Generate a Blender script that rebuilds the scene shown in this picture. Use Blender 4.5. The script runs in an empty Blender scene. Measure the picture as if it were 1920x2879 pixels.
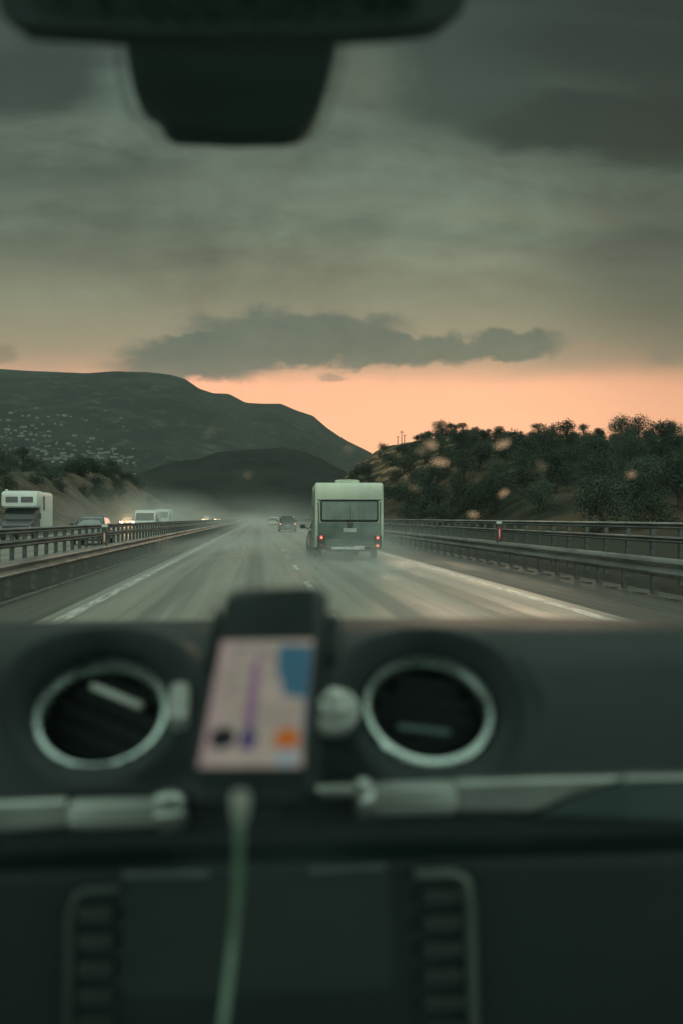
import bpy, bmesh, math, random
from mathutils import Vector, Matrix, noise
R = math.radians
sc = bpy.context.scene
C = sc.collection

def lin(r, g, b):
    f = lambda v: (v/255/12.92) if v/255 <= .04045 else ((v/255+.055)/1.055)**2.4
    return (f(r), f(g), f(b), 1)

# ------------------------------------------------------------------ camera
FPX, VX, VY, CZ = 2800.0, 728.0, 1455.0, 1.41          # focal length in photo pixels, vanishing point, eye height
YAW = math.atan((960-VX)/FPX); PIT = math.atan((VY-1439.5)/FPX)
cam = bpy.data.cameras.new('camera'); cam_o = bpy.data.objects.new('camera', cam); C.objects.link(cam_o)
cam.sensor_fit = 'HORIZONTAL'; cam.sensor_width = 24; cam.lens = 35
cam.clip_start = .05; cam.clip_end = 20000
cam_o.location = (0, 0, CZ); cam_o.rotation_euler = (R(90)+PIT, 0, -YAW)
cam.dof.use_dof = True; cam.dof.focus_distance = 40; cam.dof.aperture_fstop = 4.2
sc.camera = cam_o
MC = cam_o.rotation_euler.to_matrix()
def ray(px, py):
    d = MC @ Vector(((px-960)/FPX, (1439.5-py)/FPX, -1)); return d/d.y
def pt(px, py, Y):                                      # the place seen at a photo pixel, Y metres ahead
    d = ray(px, py); return Vector((d.x*Y, Y, CZ+d.z*Y))

# ------------------------------------------------------------------ view and render
sc.view_settings.view_transform = 'Standard'; sc.view_settings.look = 'None'
sc.view_settings.exposure = 0; sc.view_settings.gamma = 1
cy = sc.cycles
cy.use_denoising = True; cy.max_bounces = 8; cy.volume_bounces = 1; cy.transparent_max_bounces = 24
cy.volume_step_rate = 1.0; cy.volume_max_steps = 256; cy.caustics_reflective = False; cy.caustics_refractive = False
cy.sample_clamp_indirect = 4

# ------------------------------------------------------------------ node helpers
class NT:
    def __init__(s, nt): s.nt = nt; s.n = nt.nodes; s.l = nt.links
    def val(s, sock, v):
        if hasattr(v, 'is_output') : s.l.new(v, sock)
        elif isinstance(v, bpy.types.Node): s.l.new(v.outputs[0], sock)
        else: sock.default_value = v
    def m(s, op, a, b=None, c=None, clamp=False):
        n = s.n.new('ShaderNodeMath'); n.operation = op; n.use_clamp = clamp
        s.val(n.inputs[0], a)
        if b is not None: s.val(n.inputs[1], b)
        if c is not None: s.val(n.inputs[2], c)
        return n.outputs[0]
    def sm(s, x, a, b):                                  # smoothstep a..b
        n = s.n.new('ShaderNodeMapRange'); n.interpolation_type = 'SMOOTHSTEP'
        s.val(n.inputs[0], x); n.inputs[1].default_value = a; n.inputs[2].default_value = b
        n.inputs[3].default_value = 0; n.inputs[4].default_value = 1
        return n.outputs[0]
    def mr(s, x, a, b, c, d):
        n = s.n.new('ShaderNodeMapRange'); s.val(n.inputs[0], x)
        for i, v in enumerate((a, b, c, d)): n.inputs[i+1].default_value = v
        return n.outputs[0]
    def comb(s, x, y, z):
        n = s.n.new('ShaderNodeCombineXYZ')
        for i, v in enumerate((x, y, z)): s.val(n.inputs[i], v)
        return n.outputs[0]
    def sep(s, v):
        n = s.n.new('ShaderNodeSeparateXYZ'); s.val(n.inputs[0], v); return n.outputs
    def noise(s, v, scale, detail=4, rough=.55, dist=0):
        n = s.n.new('ShaderNodeTexNoise'); s.val(n.inputs['Vector'], v)
        n.inputs['Scale'].default_value = scale; n.inputs['Detail'].default_value = detail
        n.inputs['Roughness'].default_value = rough; n.inputs['Distortion'].default_value = dist
        return n.outputs[0]
    def ramp(s, x, stops):
        n = s.n.new('ShaderNodeValToRGB'); s.val(n.inputs[0], x); e = n.color_ramp.elements
        while len(e) < len(stops): e.new(.5)
        for i, (p, c) in enumerate(stops): e[i].position = p; e[i].color = c
        return n.outputs[0]
    def mix(s, f, a, b, mode='MIX'):
        n = s.n.new('ShaderNodeMix'); n.data_type = 'RGBA'; n.blend_type = mode
        s.val(n.inputs[0], f); s.val(n.inputs[6], a); s.val(n.inputs[7], b); return n.outputs[2]
    def coord(s, k='Object'): return s.n.new('ShaderNodeTexCoord').outputs[k]
    def scalev(s, v, sc_):
        n = s.n.new('ShaderNodeVectorMath'); n.operation = 'MULTIPLY'; s.val(n.inputs[0], v); n.inputs[1].default_value = sc_
        return n.outputs[0]

# ------------------------------------------------------------------ world: dusk under broken overcast
BACKK = 2.7
SUN_EL, SUN_AZ = 7.0, 14.0                              # low glow ahead and to the right, behind the hills
w = bpy.data.worlds.new('World'); sc.world = w; w.use_nodes = True
w.node_tree.nodes.clear(); N = NT(w.node_tree)
dirv = N.sep(N.coord('Generated'))
dx, dy, dz = dirv[0], dirv[1], dirv[2]
yy = N.m('MAXIMUM', dy, .22)
az = N.m('DIVIDE', dx, yy); el = N.m('DIVIDE', dz, yy)
pv = N.comb(az, N.m('MULTIPLY', el, 2.2), dy)
n1 = N.noise(pv, 4.6, 7, .58, .5)
n2 = N.noise(N.comb(az, N.m('MULTIPLY', el, 3.4), 3.3), 7.5, 7, .6, .4)
n3 = N.noise(N.comb(az, el, 7.7), 26, 6, .62)
c1 = N.m('SUBTRACT', n1, .5); c2 = N.m('SUBTRACT', n2, .5); c3 = N.m('SUBTRACT', n3, .5)
elw = N.m('ADD', el, N.m('ADD', N.m('MULTIPLY', c1, .05), N.m('MULTIPLY', c2, .022)))
S = 1/1.2
base = N.ramp(N.m('MULTIPLY', elw, S), [
    (0.00, lin(252,190,148)), (.10*S, lin(255,196,150)), (.138*S, lin(252,192,148)), (.156*S, lin(212,172,138)),
    (.180*S, lin(176,160,133)), (.22*S, lin(152,148,124)), (.29*S, lin(121,131,114)), (.37*S, lin(106,119,105)),
    (.44*S, lin(80,95,86)), (.50*S, lin(54,71,65)), (.56*S, lin(40,56,52)), (1.0, lin(96,112,102))])
# left of the gap in the cloud the glow is dimmer
leftdim = N.m('MULTIPLY', N.sm(az, -.08, -.2), N.m('SUBTRACT', 1, N.sm(el, .14, .19)))
base = N.mix(N.m('MULTIPLY', leftdim, .75), base, lin(186,160,130))
# broad light and dark of the overcast
br = N.m('ADD', 1, N.m('ADD', N.m('MULTIPLY', c1, 1.9), N.m('ADD', N.m('MULTIPLY', c2, 1.15), N.m('MULTIPLY', c3, .4))))
brf = N.sm(el, .14, .3)
br = N.m('ADD', 1, N.m('MULTIPLY', N.m('SUBTRACT', br, 1), brf))
col = N.mix(1, base, N.comb(br, br, br), 'MULTIPLY')
def blob(ca, ce, ra, re, edge, wa=.1, we=.05, wf=.02):  # soft cloud body around one direction
    u = N.m('DIVIDE', N.m('ADD', N.m('SUBTRACT', az, ca), N.m('MULTIPLY', c1, wa)), ra)
    v = N.m('DIVIDE', N.m('ADD', N.m('SUBTRACT', el, ce), N.m('ADD', N.m('MULTIPLY', c2, we), N.m('MULTIPLY', c3, wf))), re)
    r = N.m('SQRT', N.m('ADD', N.m('MULTIPLY', u, u), N.m('MULTIPLY', v, v)))
    return N.sm(r, 1+edge, 1-edge)
def px(x, y): return ((x-VX)/FPX, (VY-y)/FPX)
for (X, Y, RX, RY, ed, st, cc) in [
        (1760, 320, 490, 122, .35, .97, (34,50,46)), (1270, 220, 250, 110, .35, .85, (54,70,64)), (1780, 60, 480, 130, .5, .85, (34,50,46)), (1000, 40, 400, 50, .6, .5, (66,82,74)),
        (80, 260, 240, 110, .35, .9, (48,63,58)), (60, 500, 360, 70, .6, .55, (68,82,75)), (1850, 690, 260, 170, .8, .5, (78,88,78)),
        (150, 690, 380, 90, .7, .25, (96,104,92))]:
    ca, ce = px(X, Y)
    col = N.mix(N.m('MULTIPLY', blob(ca, ce, RX/FPX, RY/FPX, ed, .12, .07), st), col, lin(*cc))
for (X, Y, RX, RY, ed, st, cc) in [
        (1000, 190, 130, 120, .7, .35, (128,134,116)), (1500, 590, 300, 26, .8, .4, (142,140,118)), (700, 560, 500, 60, .8, .3, (128,136,118))]:
    ca, ce = px(X, Y)
    col = N.mix(N.m('MULTIPLY', blob(ca, ce, RX/FPX, RY/FPX, ed, .12, .07), st), col, lin(*cc))
# right side of the picture falls into darker cloud
od = N.m('SUBTRACT', 1, N.m('MULTIPLY', N.sm(az, .22, .48), .22))
col = N.mix(1, col, N.comb(od, od, od), 'MULTIPLY')
rd = N.m('SUBTRACT', 1, N.m('MULTIPLY', N.m('MULTIPLY', N.sm(az, .2, .5), N.sm(el, .1, .22)), .32))
col = N.mix(1, col, N.comb(rd, rd, rd), 'MULTIPLY')
# the grey-green cloud bank lying over the glow
def union(*bs):
    r = bs[0]
    for b in bs[1:]: r = N.m('MAXIMUM', r, b)
    return r
def pb(X, Y, RX, RY, ed, *a): ca, ce = px(X, Y); return blob(ca, ce, RX/FPX, RY/FPX, ed, *a)
bank = union(pb(850, 950, 265, 74, .22, .05, .05, .04), pb(590, 1000, 230, 58, .24, .05, .05, .035), pb(1130, 975, 330, 42, .25, .05, .035, .035),
             pb(1410, 960, 180, 42, .26, .05, .04, .055), pb(540, 1036, 215, 40, .4, .04, .03, .03), pb(720, 925, 190, 52, .4, .05, .045, .045), pb(980, 905, 150, 32, .6, .05, .04, .05))
bc = N.mix(N.m('ADD', .5, N.m('ADD', N.m('MULTIPLY', c2, 1.6), N.m('MULTIPLY', c3, 1.2))), lin(86,101,92), lin(122,128,113))
bc = N.mix(N.sm(el, .135, .2), N.mix(.25, bc, lin(88,100,90)), bc)
col = N.mix(N.m('MULTIPLY', bank, .92), col, bc)
small = union(pb(935, 1056, 36, 10, .5, .02, .01, .02), pb(30, 1005, 40, 26, .5, .02, .02, .03), pb(1900, 975, 50, 30, .6, .02, .02, .02))
col = N.mix(N.m('MULTIPLY', small, .6), col, lin(140,128,110))
# the overcast overhead and behind the car is brighter than the bank ahead
up = N.sm(dz, .52, .85); back = N.sm(dy, .25, -.15)
ob = N.m('MAXIMUM', up, back)
n4 = N.noise(N.coord('Generated'), 2.2, 3)
gk = N.sm(el, .17, .13)
col = N.mix(1, col, N.mix(gk, (.84, .87, .87, 1), (1.44, 1.22, 1.27, 1)), 'MULTIPLY')
behind = N.mix(1, N.mix(n4, lin(132,150,142), lin(176,192,182)), (BACKK, BACKK, BACKK, 1), 'MULTIPLY')
behind = N.mix(N.sm(dz, .0, -.12), behind, lin(40,48,44))
col = N.mix(ob, col, behind)
skyt = w.node_tree.nodes.new('ShaderNodeTexSky'); skyt.sky_type = 'NISHITA'; skyt.sun_disc = False
skyt.sun_elevation = R(SUN_EL); skyt.sun_rotation = R(SUN_AZ)
bg1 = w.node_tree.nodes.new('ShaderNodeBackground'); bg1.inputs[1].default_value = 1.0
w.node_tree.links.new(col, bg1.inputs[0])
bg2 = w.node_tree.nodes.new('ShaderNodeBackground'); bg2.inputs[1].default_value = .05
w.node_tree.links.new(skyt.outputs[0], bg2.inputs[0])
mx = w.node_tree.nodes.new('ShaderNodeMixShader'); mx.inputs[0].default_value = .03
w.node_tree.links.new(bg1.outputs[0], mx.inputs[1]); w.node_tree.links.new(bg2.outputs[0], mx.inputs[2])
wo = w.node_tree.nodes.new('ShaderNodeOutputWorld'); w.node_tree.links.new(mx.outputs[0], wo.inputs[0])

sl = bpy.data.lights.new('sun', 'SUN'); sl.energy = .2; sl.angle = R(14); sl.color = (1, .72, .5)
so = bpy.data.objects.new('sun', sl); C.objects.link(so)
sd = Vector((math.sin(R(SUN_AZ))*math.cos(R(SUN_EL)), math.cos(R(SUN_AZ))*math.cos(R(SUN_EL)), math.sin(R(SUN_EL))))
so.rotation_euler = sd.to_track_quat('Z', 'Y').to_euler(); so.location = (0, 0, 60)

# ------------------------------------------------------------------ materials
def newmat(name):
    m = bpy.data.materials.new(name); m.use_nodes = True
    nt = m.node_tree; b = nt.nodes['Principled BSDF']; return m, NT(nt), b
def mat(name, c, rough=.6, metal=0, var=.15, scale=8, bump=0, bscale=60, spec=.5, coat=0, c2=None, emit=None, est=0):
    m, n, b = newmat(name)
    co = n.coord()
    f = n.noise(co, scale, 5)
    if c2 is None: c2 = tuple(v*(1-var) for v in c[:3])+(1,); c = tuple(min(1, v*(1+var)) for v in c[:3])+(1,)
    n.val(b.inputs['Base Color'], n.mix(n.sm(f, .35, .65), c, c2))
    n.val(b.inputs['Roughness'], n.mr(n.noise(co, scale*2.3, 3), .3, .7, max(0, rough-.06), min(1, rough+.06)))
    b.inputs['Metallic'].default_value = metal; b.inputs['Specular IOR Level'].default_value = spec
    b.inputs['Coat Weight'].default_value = coat
    if emit: b.inputs['Emission Color'].default_value = emit; b.inputs['Emission Strength'].default_value = est
    if bump:
        bn = n.n.new('ShaderNodeBump'); bn.inputs['Strength'].default_value = bump; bn.inputs['Distance'].default_value = .01
        n.l.new(n.noise(co, bscale, 4), bn.inputs['Height']); n.l.new(bn.outputs[0], b.inputs['Normal'])
    return m

# ------------------------------------------------------------------ mesh helpers
class MB:
    def __init__(s): s.v = []; s.f = []
    def add(s, vs, fs):
        o = len(s.v); s.v += [tuple(v) for v in vs]; s.f += [tuple(i+o for i in f) for f in fs]; return s
    def box(s, c, d, M=None):
        x, y, z = (k/2 for k in d)
        vs = [Vector((a*x, b*y, e*z)) for a in (-1, 1) for b in (-1, 1) for e in (-1, 1)]
        if M is not None: vs = [M @ v for v in vs]
        vs = [v+Vector(c) for v in vs]
        return s.add(vs, [(0,1,3,2), (4,6,7,5), (0,4,5,1), (2,3,7,6), (0,2,6,4), (1,5,7,3)])
    def rbox(s, c, d, r, M=None, seg=3):                  # box with rounded vertical (local Z) edges and softened rims
        x, y, z = (k/2 for k in d); ring = []
        for (sx, sy, a0) in ((1,1,0), (-1,1,90), (-1,-1,180), (1,-1,270)):
            for k in range(seg+1):
                a = R(a0+90*k/seg); ring.append((sx*(x-r)+r*math.cos(a), sy*(y-r)+r*math.sin(a)))
        e = min(r*.35, z*.4); secs = []
        for zz, kk in ((-z, e), (-z+e, 0), (z-e, 0), (z, e)):
            fx, fy = (x-kk)/x, (y-kk)/y
            secs.append([Vector((p*fx, q*fy, zz)) for p, q in ring])
        if M is not None: secs = [[M @ v for v in q] for q in secs]
        return s.loft([[v+Vector(c) for v in q] for q in secs])
    def loft(s, secs, cap=True, close=True):
        n = len(secs[0]); vs = [v for q in secs for v in q]; fs = []
        for i in range(len(secs)-1):
            for j in range(n if close else n-1):
                k = (j+1) % n; fs.append((i*n+j, i*n+k, (i+1)*n+k, (i+1)*n+j))
        if cap: fs.append(tuple(range(n-1, -1, -1))); fs.append(tuple((len(secs)-1)*n+j for j in range(n)))
        return s.add(vs, fs)
    def tube(s, pts, rad, n=10, cap=True):
        pts = [Vector(p) for p in pts]; rr = rad if isinstance(rad, (list, tuple)) else [rad]*len(pts); secs = []
        for i, p in enumerate(pts):
            t = (pts[min(i+1, len(pts)-1)]-pts[max(i-1, 0)]).normalized()
            a = t.orthogonal().normalized() if i == 0 else (prev-t*prev.dot(t)).normalized()
            prev = a; b = t.cross(a)
            secs.append([p+(a*math.cos(2*math.pi*k/n)+b*math.sin(2*math.pi*k/n))*rr[i] for k in range(n)])
        return s.loft(secs, cap)
    def lathe(s, prof, M, n=40, cap=False):               # profile of (radius, height) turned about M's Z
        secs = [[M @ Vector((r*math.cos(2*math.pi*k/n), r*math.sin(2*math.pi*k/n), h)) for k in range(n)] for r, h in prof]
        return s.loft(secs, cap)
    def prism(s, poly, M, h):                             # polygon in M's XY, thickness h along -Z
        n = len(poly); vs = [M @ Vector((x, y, 0)) for x, y in poly]+[M @ Vector((x, y, -h)) for x, y in poly]
        return s.add(vs, [tuple(range(n)), tuple(range(2*n-1, n-1, -1))]+[(i, n+i, n+(i+1) % n, (i+1) % n) for i in range(n)])
    def build(s, name, m, parent=None, smooth=False, bevel=0, shift=None):
        me = bpy.data.meshes.new(name); vs = s.v
        if shift is not None: vs = [tuple(Vector(v)-Vector(shift)) for v in vs]
        me.from_pydata(vs, [], s.f); me.update()
        bm = bmesh.new(); bm.from_mesh(me); bmesh.ops.recalc_face_normals(bm, faces=bm.faces); bm.to_mesh(me); bm.free()
        if m: me.materials.append(m)
        o = bpy.data.objects.new(name, me); C.objects.link(o)
        if parent: o.parent = parent
        if smooth:
            for p in me.polygons: p.use_smooth = True
            try: me.set_sharp_from_angle(angle=R(40))
            except Exception: pass
        if bevel:
            b = o.modifiers.new('bevel', 'BEVEL'); b.width = bevel; b.segments = 2; b.limit_method = 'ANGLE'
        if shift is not None and not parent: o.location = shift
        return o
def tag(o, label=None, cat=None, group=None, kind=None):
    for k, v in (('label', label), ('category', cat), ('group', group), ('kind', kind)):
        if v: o[k] = v
    return o
def empty(name, loc, rz=0, **k):
    o = bpy.data.objects.new(name, None); C.objects.link(o); o.location = loc; o.rotation_euler = (0, 0, rz)
    o.empty_display_size = .2; return tag(o, **k)
def kids(o): return [c for c in bpy.data.objects if c.parent == o]
def copy_tree(o, parent=None):
    c = o.copy(); C.objects.link(c); c.parent = parent
    for ch in KIDS.get(o.name, []): copy_tree(ch, c)
    return c
KIDS = {}
def index_kids(o):
    KIDS[o.name] = kids(o)
    for c in KIDS[o.name]: index_kids(c)
def interp(tab, x):
    if x <= tab[0][0]: return tab[0][1]
    for (a, b), (c, d) in zip(tab, tab[1:]):
        if x <= c: return b+(d-b)*(x-a)/(c-a)
    return tab[-1][1]
def ss(t): t = max(0, min(1, t)); return t*t*(3-2*t)
def fbm(x, y, z=0, o=4): return noise.fractal(Vector((x, y, z)), 1.0, 2.0, o)
rnd = random.Random(7)

# ================================================================== SETTING
# --- ground
def ground_mat():
    m, n, b = newmat('earth'); co = n.coord()
    f = n.noise(co, .08, 6); g = n.noise(co, 1.3, 5)
    c = n.mix(n.sm(f, .4, .6), (.016,.024,.017,1), (.028,.030,.021,1)); c = n.mix(n.m('MULTIPLY', g, .6), c, (.018,.026,.018,1))
    n.val(b.inputs['Base Color'], c); b.inputs['Roughness'].default_value = .9; b.inputs['Specular IOR Level'].default_value = .15
    return m
M_EARTH = ground_mat()
g = MB(); G = 3500
g.add([(-G,-60,-.06), (G,-60,-.06), (G,3540,-.06), (-G,3540,-.06)], [(0,1,2,3)])
tag(g.build('ground', M_EARTH), kind='structure')

def asphalt_mat(name, tracks, kb=1.0, dr=0.):
    m, n, b = newmat(name); co = n.coord(); x, y, z = n.sep(co)
    fine = n.noise(co, 90, 3, .7); long_ = n.noise(n.comb(n.m('MULTIPLY', x, 1.6), n.m('MULTIPLY', y, .035), 0), 1.0, 5, .6)
    puddle = n.noise(n.comb(n.m('MULTIPLY', x, .55), n.m('MULTIPLY', y, .09), 3), 1.0, 4)
    base = n.mix(fine, (.17,.18,.158,1), (.25,.26,.23,1))
    t = None
    for cx in tracks:
        d = n.m('ABSOLUTE', n.m('SUBTRACT', n.m('ADD', x, n.m('MULTIPLY', n.m('SUBTRACT', long_, .5), .5)), cx))
        k = n.sm(d, .34, .12); t = k if t is None else n.m('MAXIMUM', t, k)
    st = n.noise(n.comb(n.m('MULTIPLY', x, 4.5), n.m('MULTIPLY', y, .05), 5), 1.0, 6, .65)
    base = n.mix(n.m('MULTIPLY', n.sm(st, .45, .65), .6), base, (.09,.097,.088,1))
    base = n.mix(n.m('MULTIPLY', t, .7), base, (.10,.108,.098,1))
    base = n.mix(n.m('MULTIPLY', n.sm(long_, .5, .7), .5), base, (.29,.30,.265,1))
    base = n.mix(1, base, (kb*1.08, kb, kb*.92, 1), 'MULTIPLY')
    n.val(b.inputs['Base Color'], base)
    r = n.mr(long_, .35, .65, .30+dr, .50+dr); r = n.m('SUBTRACT', r, n.m('MULTIPLY', n.sm(puddle, .5, .65), .12))
    r = n.m('ADD', r, n.m('MULTIPLY', t, .10))
    n.val(b.inputs['Roughness'], r); b.inputs['Specular IOR Level'].default_value = .6-dr*1.5
    bn = n.n.new('ShaderNodeBump'); bn.inputs['Strength'].default_value = .35; bn.inputs['Distance'].default_value = .004
    n.l.new(fine, bn.inputs['Height']); n.l.new(bn.outputs[0], b.inputs['Normal'])
    return m
M_ROAD = asphalt_mat('wet_asphalt', (-1.55, -.1, 2.15, 3.65)); M_SHOULDER = asphalt_mat('shoulder_asphalt', (20,), .36, .2)
M_ROAD2 = asphalt_mat('wet_asphalt_far', (-8.0, -9.5, -12.2, -13.8))
M_SOIL = mat('verge_soil', (.030,.030,.022,1), .85, var=.3, scale=3, bump=.6, bscale=20, c2=(.014,.019,.014,1), spec=.2)
def strip(name, x0, x1, z, m, y0=-20, y1=1150, n=60, wob=0):
    g = MB(); vs = []; fs = []
    for i in range(n+1):
        y = y0+(y1-y0)*(i/n)**2
        vs += [(x0+wob*(noise.noise(Vector((y*.9, x0, 0)))), y, z), (x1+wob*(noise.noise(Vector((y*.9, x1, 9)))), y, z)]
        if i: k = 2*i; fs.append((k-2, k-1, k+1, k))
    g.add(vs, fs); return tag(g.build(name, m), kind='structure')
XL, XD, XR = -1.92*CZ, .736*CZ, 3.39*CZ                 # left line, lane dashes, right line
strip('road', -3.0, 5.1, 0, M_ROAD)
strip('hard_shoulder', 5.1, 7.6, -.004, M_SHOULDER)
strip('median_shoulder', -4.05, -3.0, -.004, M_SHOULDER)
strip('median', -6.6, -4.05, -.02, M_SOIL)
strip('opposite_road', -17.2, -6.6, -.006, M_ROAD2)
strip('verge', 7.6, 14, -.02, M_SOIL)
kb = MB(); kb.box((-4.09, 500, .01), (.10, 1040, .06)); tag(kb.build('median_kerb', mat('kerb_concrete', (.09,.09,.08,1), .8, var=.25, scale=2)), kind='structure')
def paint_mat():
    m, n, b = newmat('road_paint'); co = n.coord()
    wr = n.sm(n.noise(n.scalev(co, (9, 1.2, 1)), 1.0, 6, .7), .40, .62)
    n.val(b.inputs['Base Color'], n.mix(wr, (.55,.56,.50,1), (.20,.20,.18,1))); b.inputs['Roughness'].default_value = .38
    return m
M_PAINT = paint_mat()
strip('edge_line_left', XL-.1, XL+.1, .004, M_PAINT, wob=.02, n=300)
strip('edge_line_right', XR-.1, XR+.1, .004, M_PAINT, wob=.02, n=300)
strip('opposite_edge_line', -7.4, -7.2, .0, M_PAINT)
g = MB(); y = 4.0
while y < 420:
    g.add([(XD-.07, y, .004), (XD+.07, y, .004), (XD+.07, y+3, .004), (XD-.07, y+3, .004)], [(0,1,2,3)]); y += 7.5
tag(g.build('lane_dashes', M_PAINT), kind='structure')

# --- mountains and hills (height sheets with a front and a back slope)
def hill_mat(name, ca, cb, cc, s1, s2, terr=None, bumpd=1.0, bs=None):
    m, n, b = newmat(name); co = n.coord(); x, y, z = n.sep(co)
    f = n.noise(co, s1, 7, .6, .5); g = n.noise(co, s2, 5, .65)
    c = n.mix(n.sm(f, .38, .62), ca, cb); c = n.mix(n.sm(g, .52, .72), c, cc)
    if terr:
        p, brown, zlo, zhi, x1 = terr
        wv = n.m('SINE', n.m('MULTIPLY', n.m('ADD', z, n.m('MULTIPLY', n.m('SUBTRACT', f, .5), 7.5)), 2*math.pi/p))
        c = n.mix(n.m('MULTIPLY', n.sm(x, x1+4, x1-6), n.sm(f, .3, .6)), c, (.085,.065,.042,1))
        k = n.m('MULTIPLY', n.sm(wv, -.3, .6), n.m('MULTIPLY', n.sm(z, zlo, zhi), n.sm(x, x1+6, x1)))
        c = n.mix(n.m('MULTIPLY', k, n.sm(n.noise(co, .22, 4), .35, .6)), c, brown)
    n.val(b.inputs['Base Color'], c); b.inputs['Roughness'].default_value = .95; b.inputs['Specular IOR Level'].default_value = .05
    bn = n.n.new('ShaderNodeBump'); bn.inputs['Strength'].default_value = .8; bn.inputs['Distance'].default_value = bumpd
    n.l.new(n.noise(co, bs or s2*2, 6, .7), bn.inputs['Height']); n.l.new(bn.outputs[0], b.inputs['Normal'])
    return m
def hill(name, m, ridge, Yb, Yr, px0, px1, ncol, nrow, amp, fs, prof=1.0, seed=0, back=.35):
    """ridge: photo column -> photo row; the sheet climbs from Yb to Yr and falls behind; returns height lookup."""
    def H(pxc, t):                                       # t 0 base .. 1 ridge
        Yr_ = Yr(pxc) if callable(Yr) else Yr; Yb_ = Yb(pxc) if callable(Yb) else Yb
        rz = max(0, CZ+ray(pxc, interp(ridge, pxc)).z*Yr_)
        if t <= 1: Yc = Yb_+(Yr_-Yb_)*t; hz = rz*(ss(t)*.45+.55*t**prof)
        else: Yc = Yr_+(t-1)*(Yr_-Yb_); hz = rz*(1-ss((t-1)/back)*.9)
        X = ray(pxc, VY).x*Yc
        e = amp*rz*fbm(X*fs+seed, Yc*fs, seed, 5)*ss(t*2.5)*(1-.8*math.exp(-((t-1)/.06)**2))
        return Vector((X, Yc, max(-.5, hz+e-.3)))
    vs, fs_ = [], []
    for i in range(ncol+1):
        p = px0+(px1-px0)*i/ncol
        for j in range(nrow+1):
            vs.append(H(p, (1+back)*j/nrow))
    for i in range(ncol):
        for j in range(nrow):
            a = i*(nrow+1)+j; fs_.append((a, a+1, a+nrow+2, a+nrow+1))
    mb = MB(); mb.add(vs, fs_); o = mb.build(name, m, smooth=True)
    tag(o, kind='structure'); return H
M_MOUNT = hill_mat('mountain_scrub', (.010,.020,.017,1), (.026,.040,.032,1), (.075,.085,.068,1), .005, .025, bumpd=22, bs=.03)
M_MID = hill_mat('wooded_hill', (.008,.014,.012,1), (.020,.028,.022,1), (.032,.038,.030,1), .012, .05, bumpd=7, bs=.07)
M_SLOPE = hill_mat('terraced_slope', (.016,.022,.017,1), (.026,.032,.023,1), (.036,.036,.026,1), .05, .3, terr=(2.6, (.30,.20,.115,1), 6, 15, 46), bumpd=.5, bs=.6)
M_BANK = hill_mat('rocky_bank', (.05,.055,.038,1), (.13,.105,.08,1), (.17,.135,.10,1), .16, .7, bumpd=.9, bs=.5)
ridge_m = [(-900,1060), (-500,1010), (-150,1035), (0,1037), (100,1043), (250,1047), (330,1040), (420,1042), (480,1050), (520,1062), (560,1090), (600,1104), (645,1107),
           (690,1131), (740,1134), (790,1134), (835,1153), (880,1168), (920,1203), (970,1238), (1040,1272), (1100,1305), (1200,1380), (1320,1440), (1500,1452)]
H_M = hill('mountain', M_MOUNT, ridge_m, 1500, 2700, -900, 1500, 260, 110, .085, .0022, prof=1.2, seed=3, back=.2)
ridge_h = [(150,1452), (300,1405), (390,1330), (440,1312), (490,1297), (560,1290), (612,1270), (700,1262), (790,1259), (857,1274), (960,1318), (1040,1370), (1150,1430), (1300,1450)]
H_H = hill('low_hill', M_MID, ridge_h, 760, 1250, 150, 1300, 170, 70, .12, .009, seed=11, back=.25)
ridge_r = [(870,1452), (905,1415), (940,1372), (971,1338), (1005,1303), (1045,1275), (1075,1258), (1110,1249), (1160,1245), (1200,1232), (1240,1225), (1380,1232),
           (1450,1236), (1560,1240), (1700,1243), (1780,1236), (1920,1246), (2200,1240), (2700,1240)]
Yb_r = lambda p: interp([(870,230), (1200,150), (1500,104), (1920,72), (2700,46)], p)
Yr_r = lambda p: interp([(870,420), (1150,330), (1300,250), (1920,215), (2700,170)], p)
H_R = hill('terraced_hill', M_SLOPE, ridge_r, Yb_r, Yr_r, 870, 2700, 240, 90, .07, .05, prof=.9, seed=5)
# left bank beside the opposite carriageway
HB = [(0,5.2), (70,5.6), (110,6.0), (150,8), (200,10.3), (235,9.4), (280,6.6), (400,4.4), (520,2.5), (700,.4)]
def bankz(X, Y):
    u = (-18.2-X)/11
    return interp(HB, Y)*(ss(u)*.6+.4*max(0, min(1, u)))+.55*fbm(X*.16, Y*.12, 4)*ss(u*3)+.25*fbm(X*.6, Y*.5, 8)*ss(u*3)-.06
vs, fs = [], []; NX, NY = 60, 240
for j in range(NY+1):
    Y = 20+680*(j/NY)**1.4
    for i in range(NX+1):
        X = -18-60*(i/NX)**1.5; vs.append((X, Y, bankz(X, Y)))
for j in range(NY):
    for i in range(NX): a = j*(NX+1)+i; fs.append((a, a+1, a+NX+2, a+NX+1))
tag(MB().add(vs, fs).build('rocky_bank', M_BANK, smooth=True), kind='structure')

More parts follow.
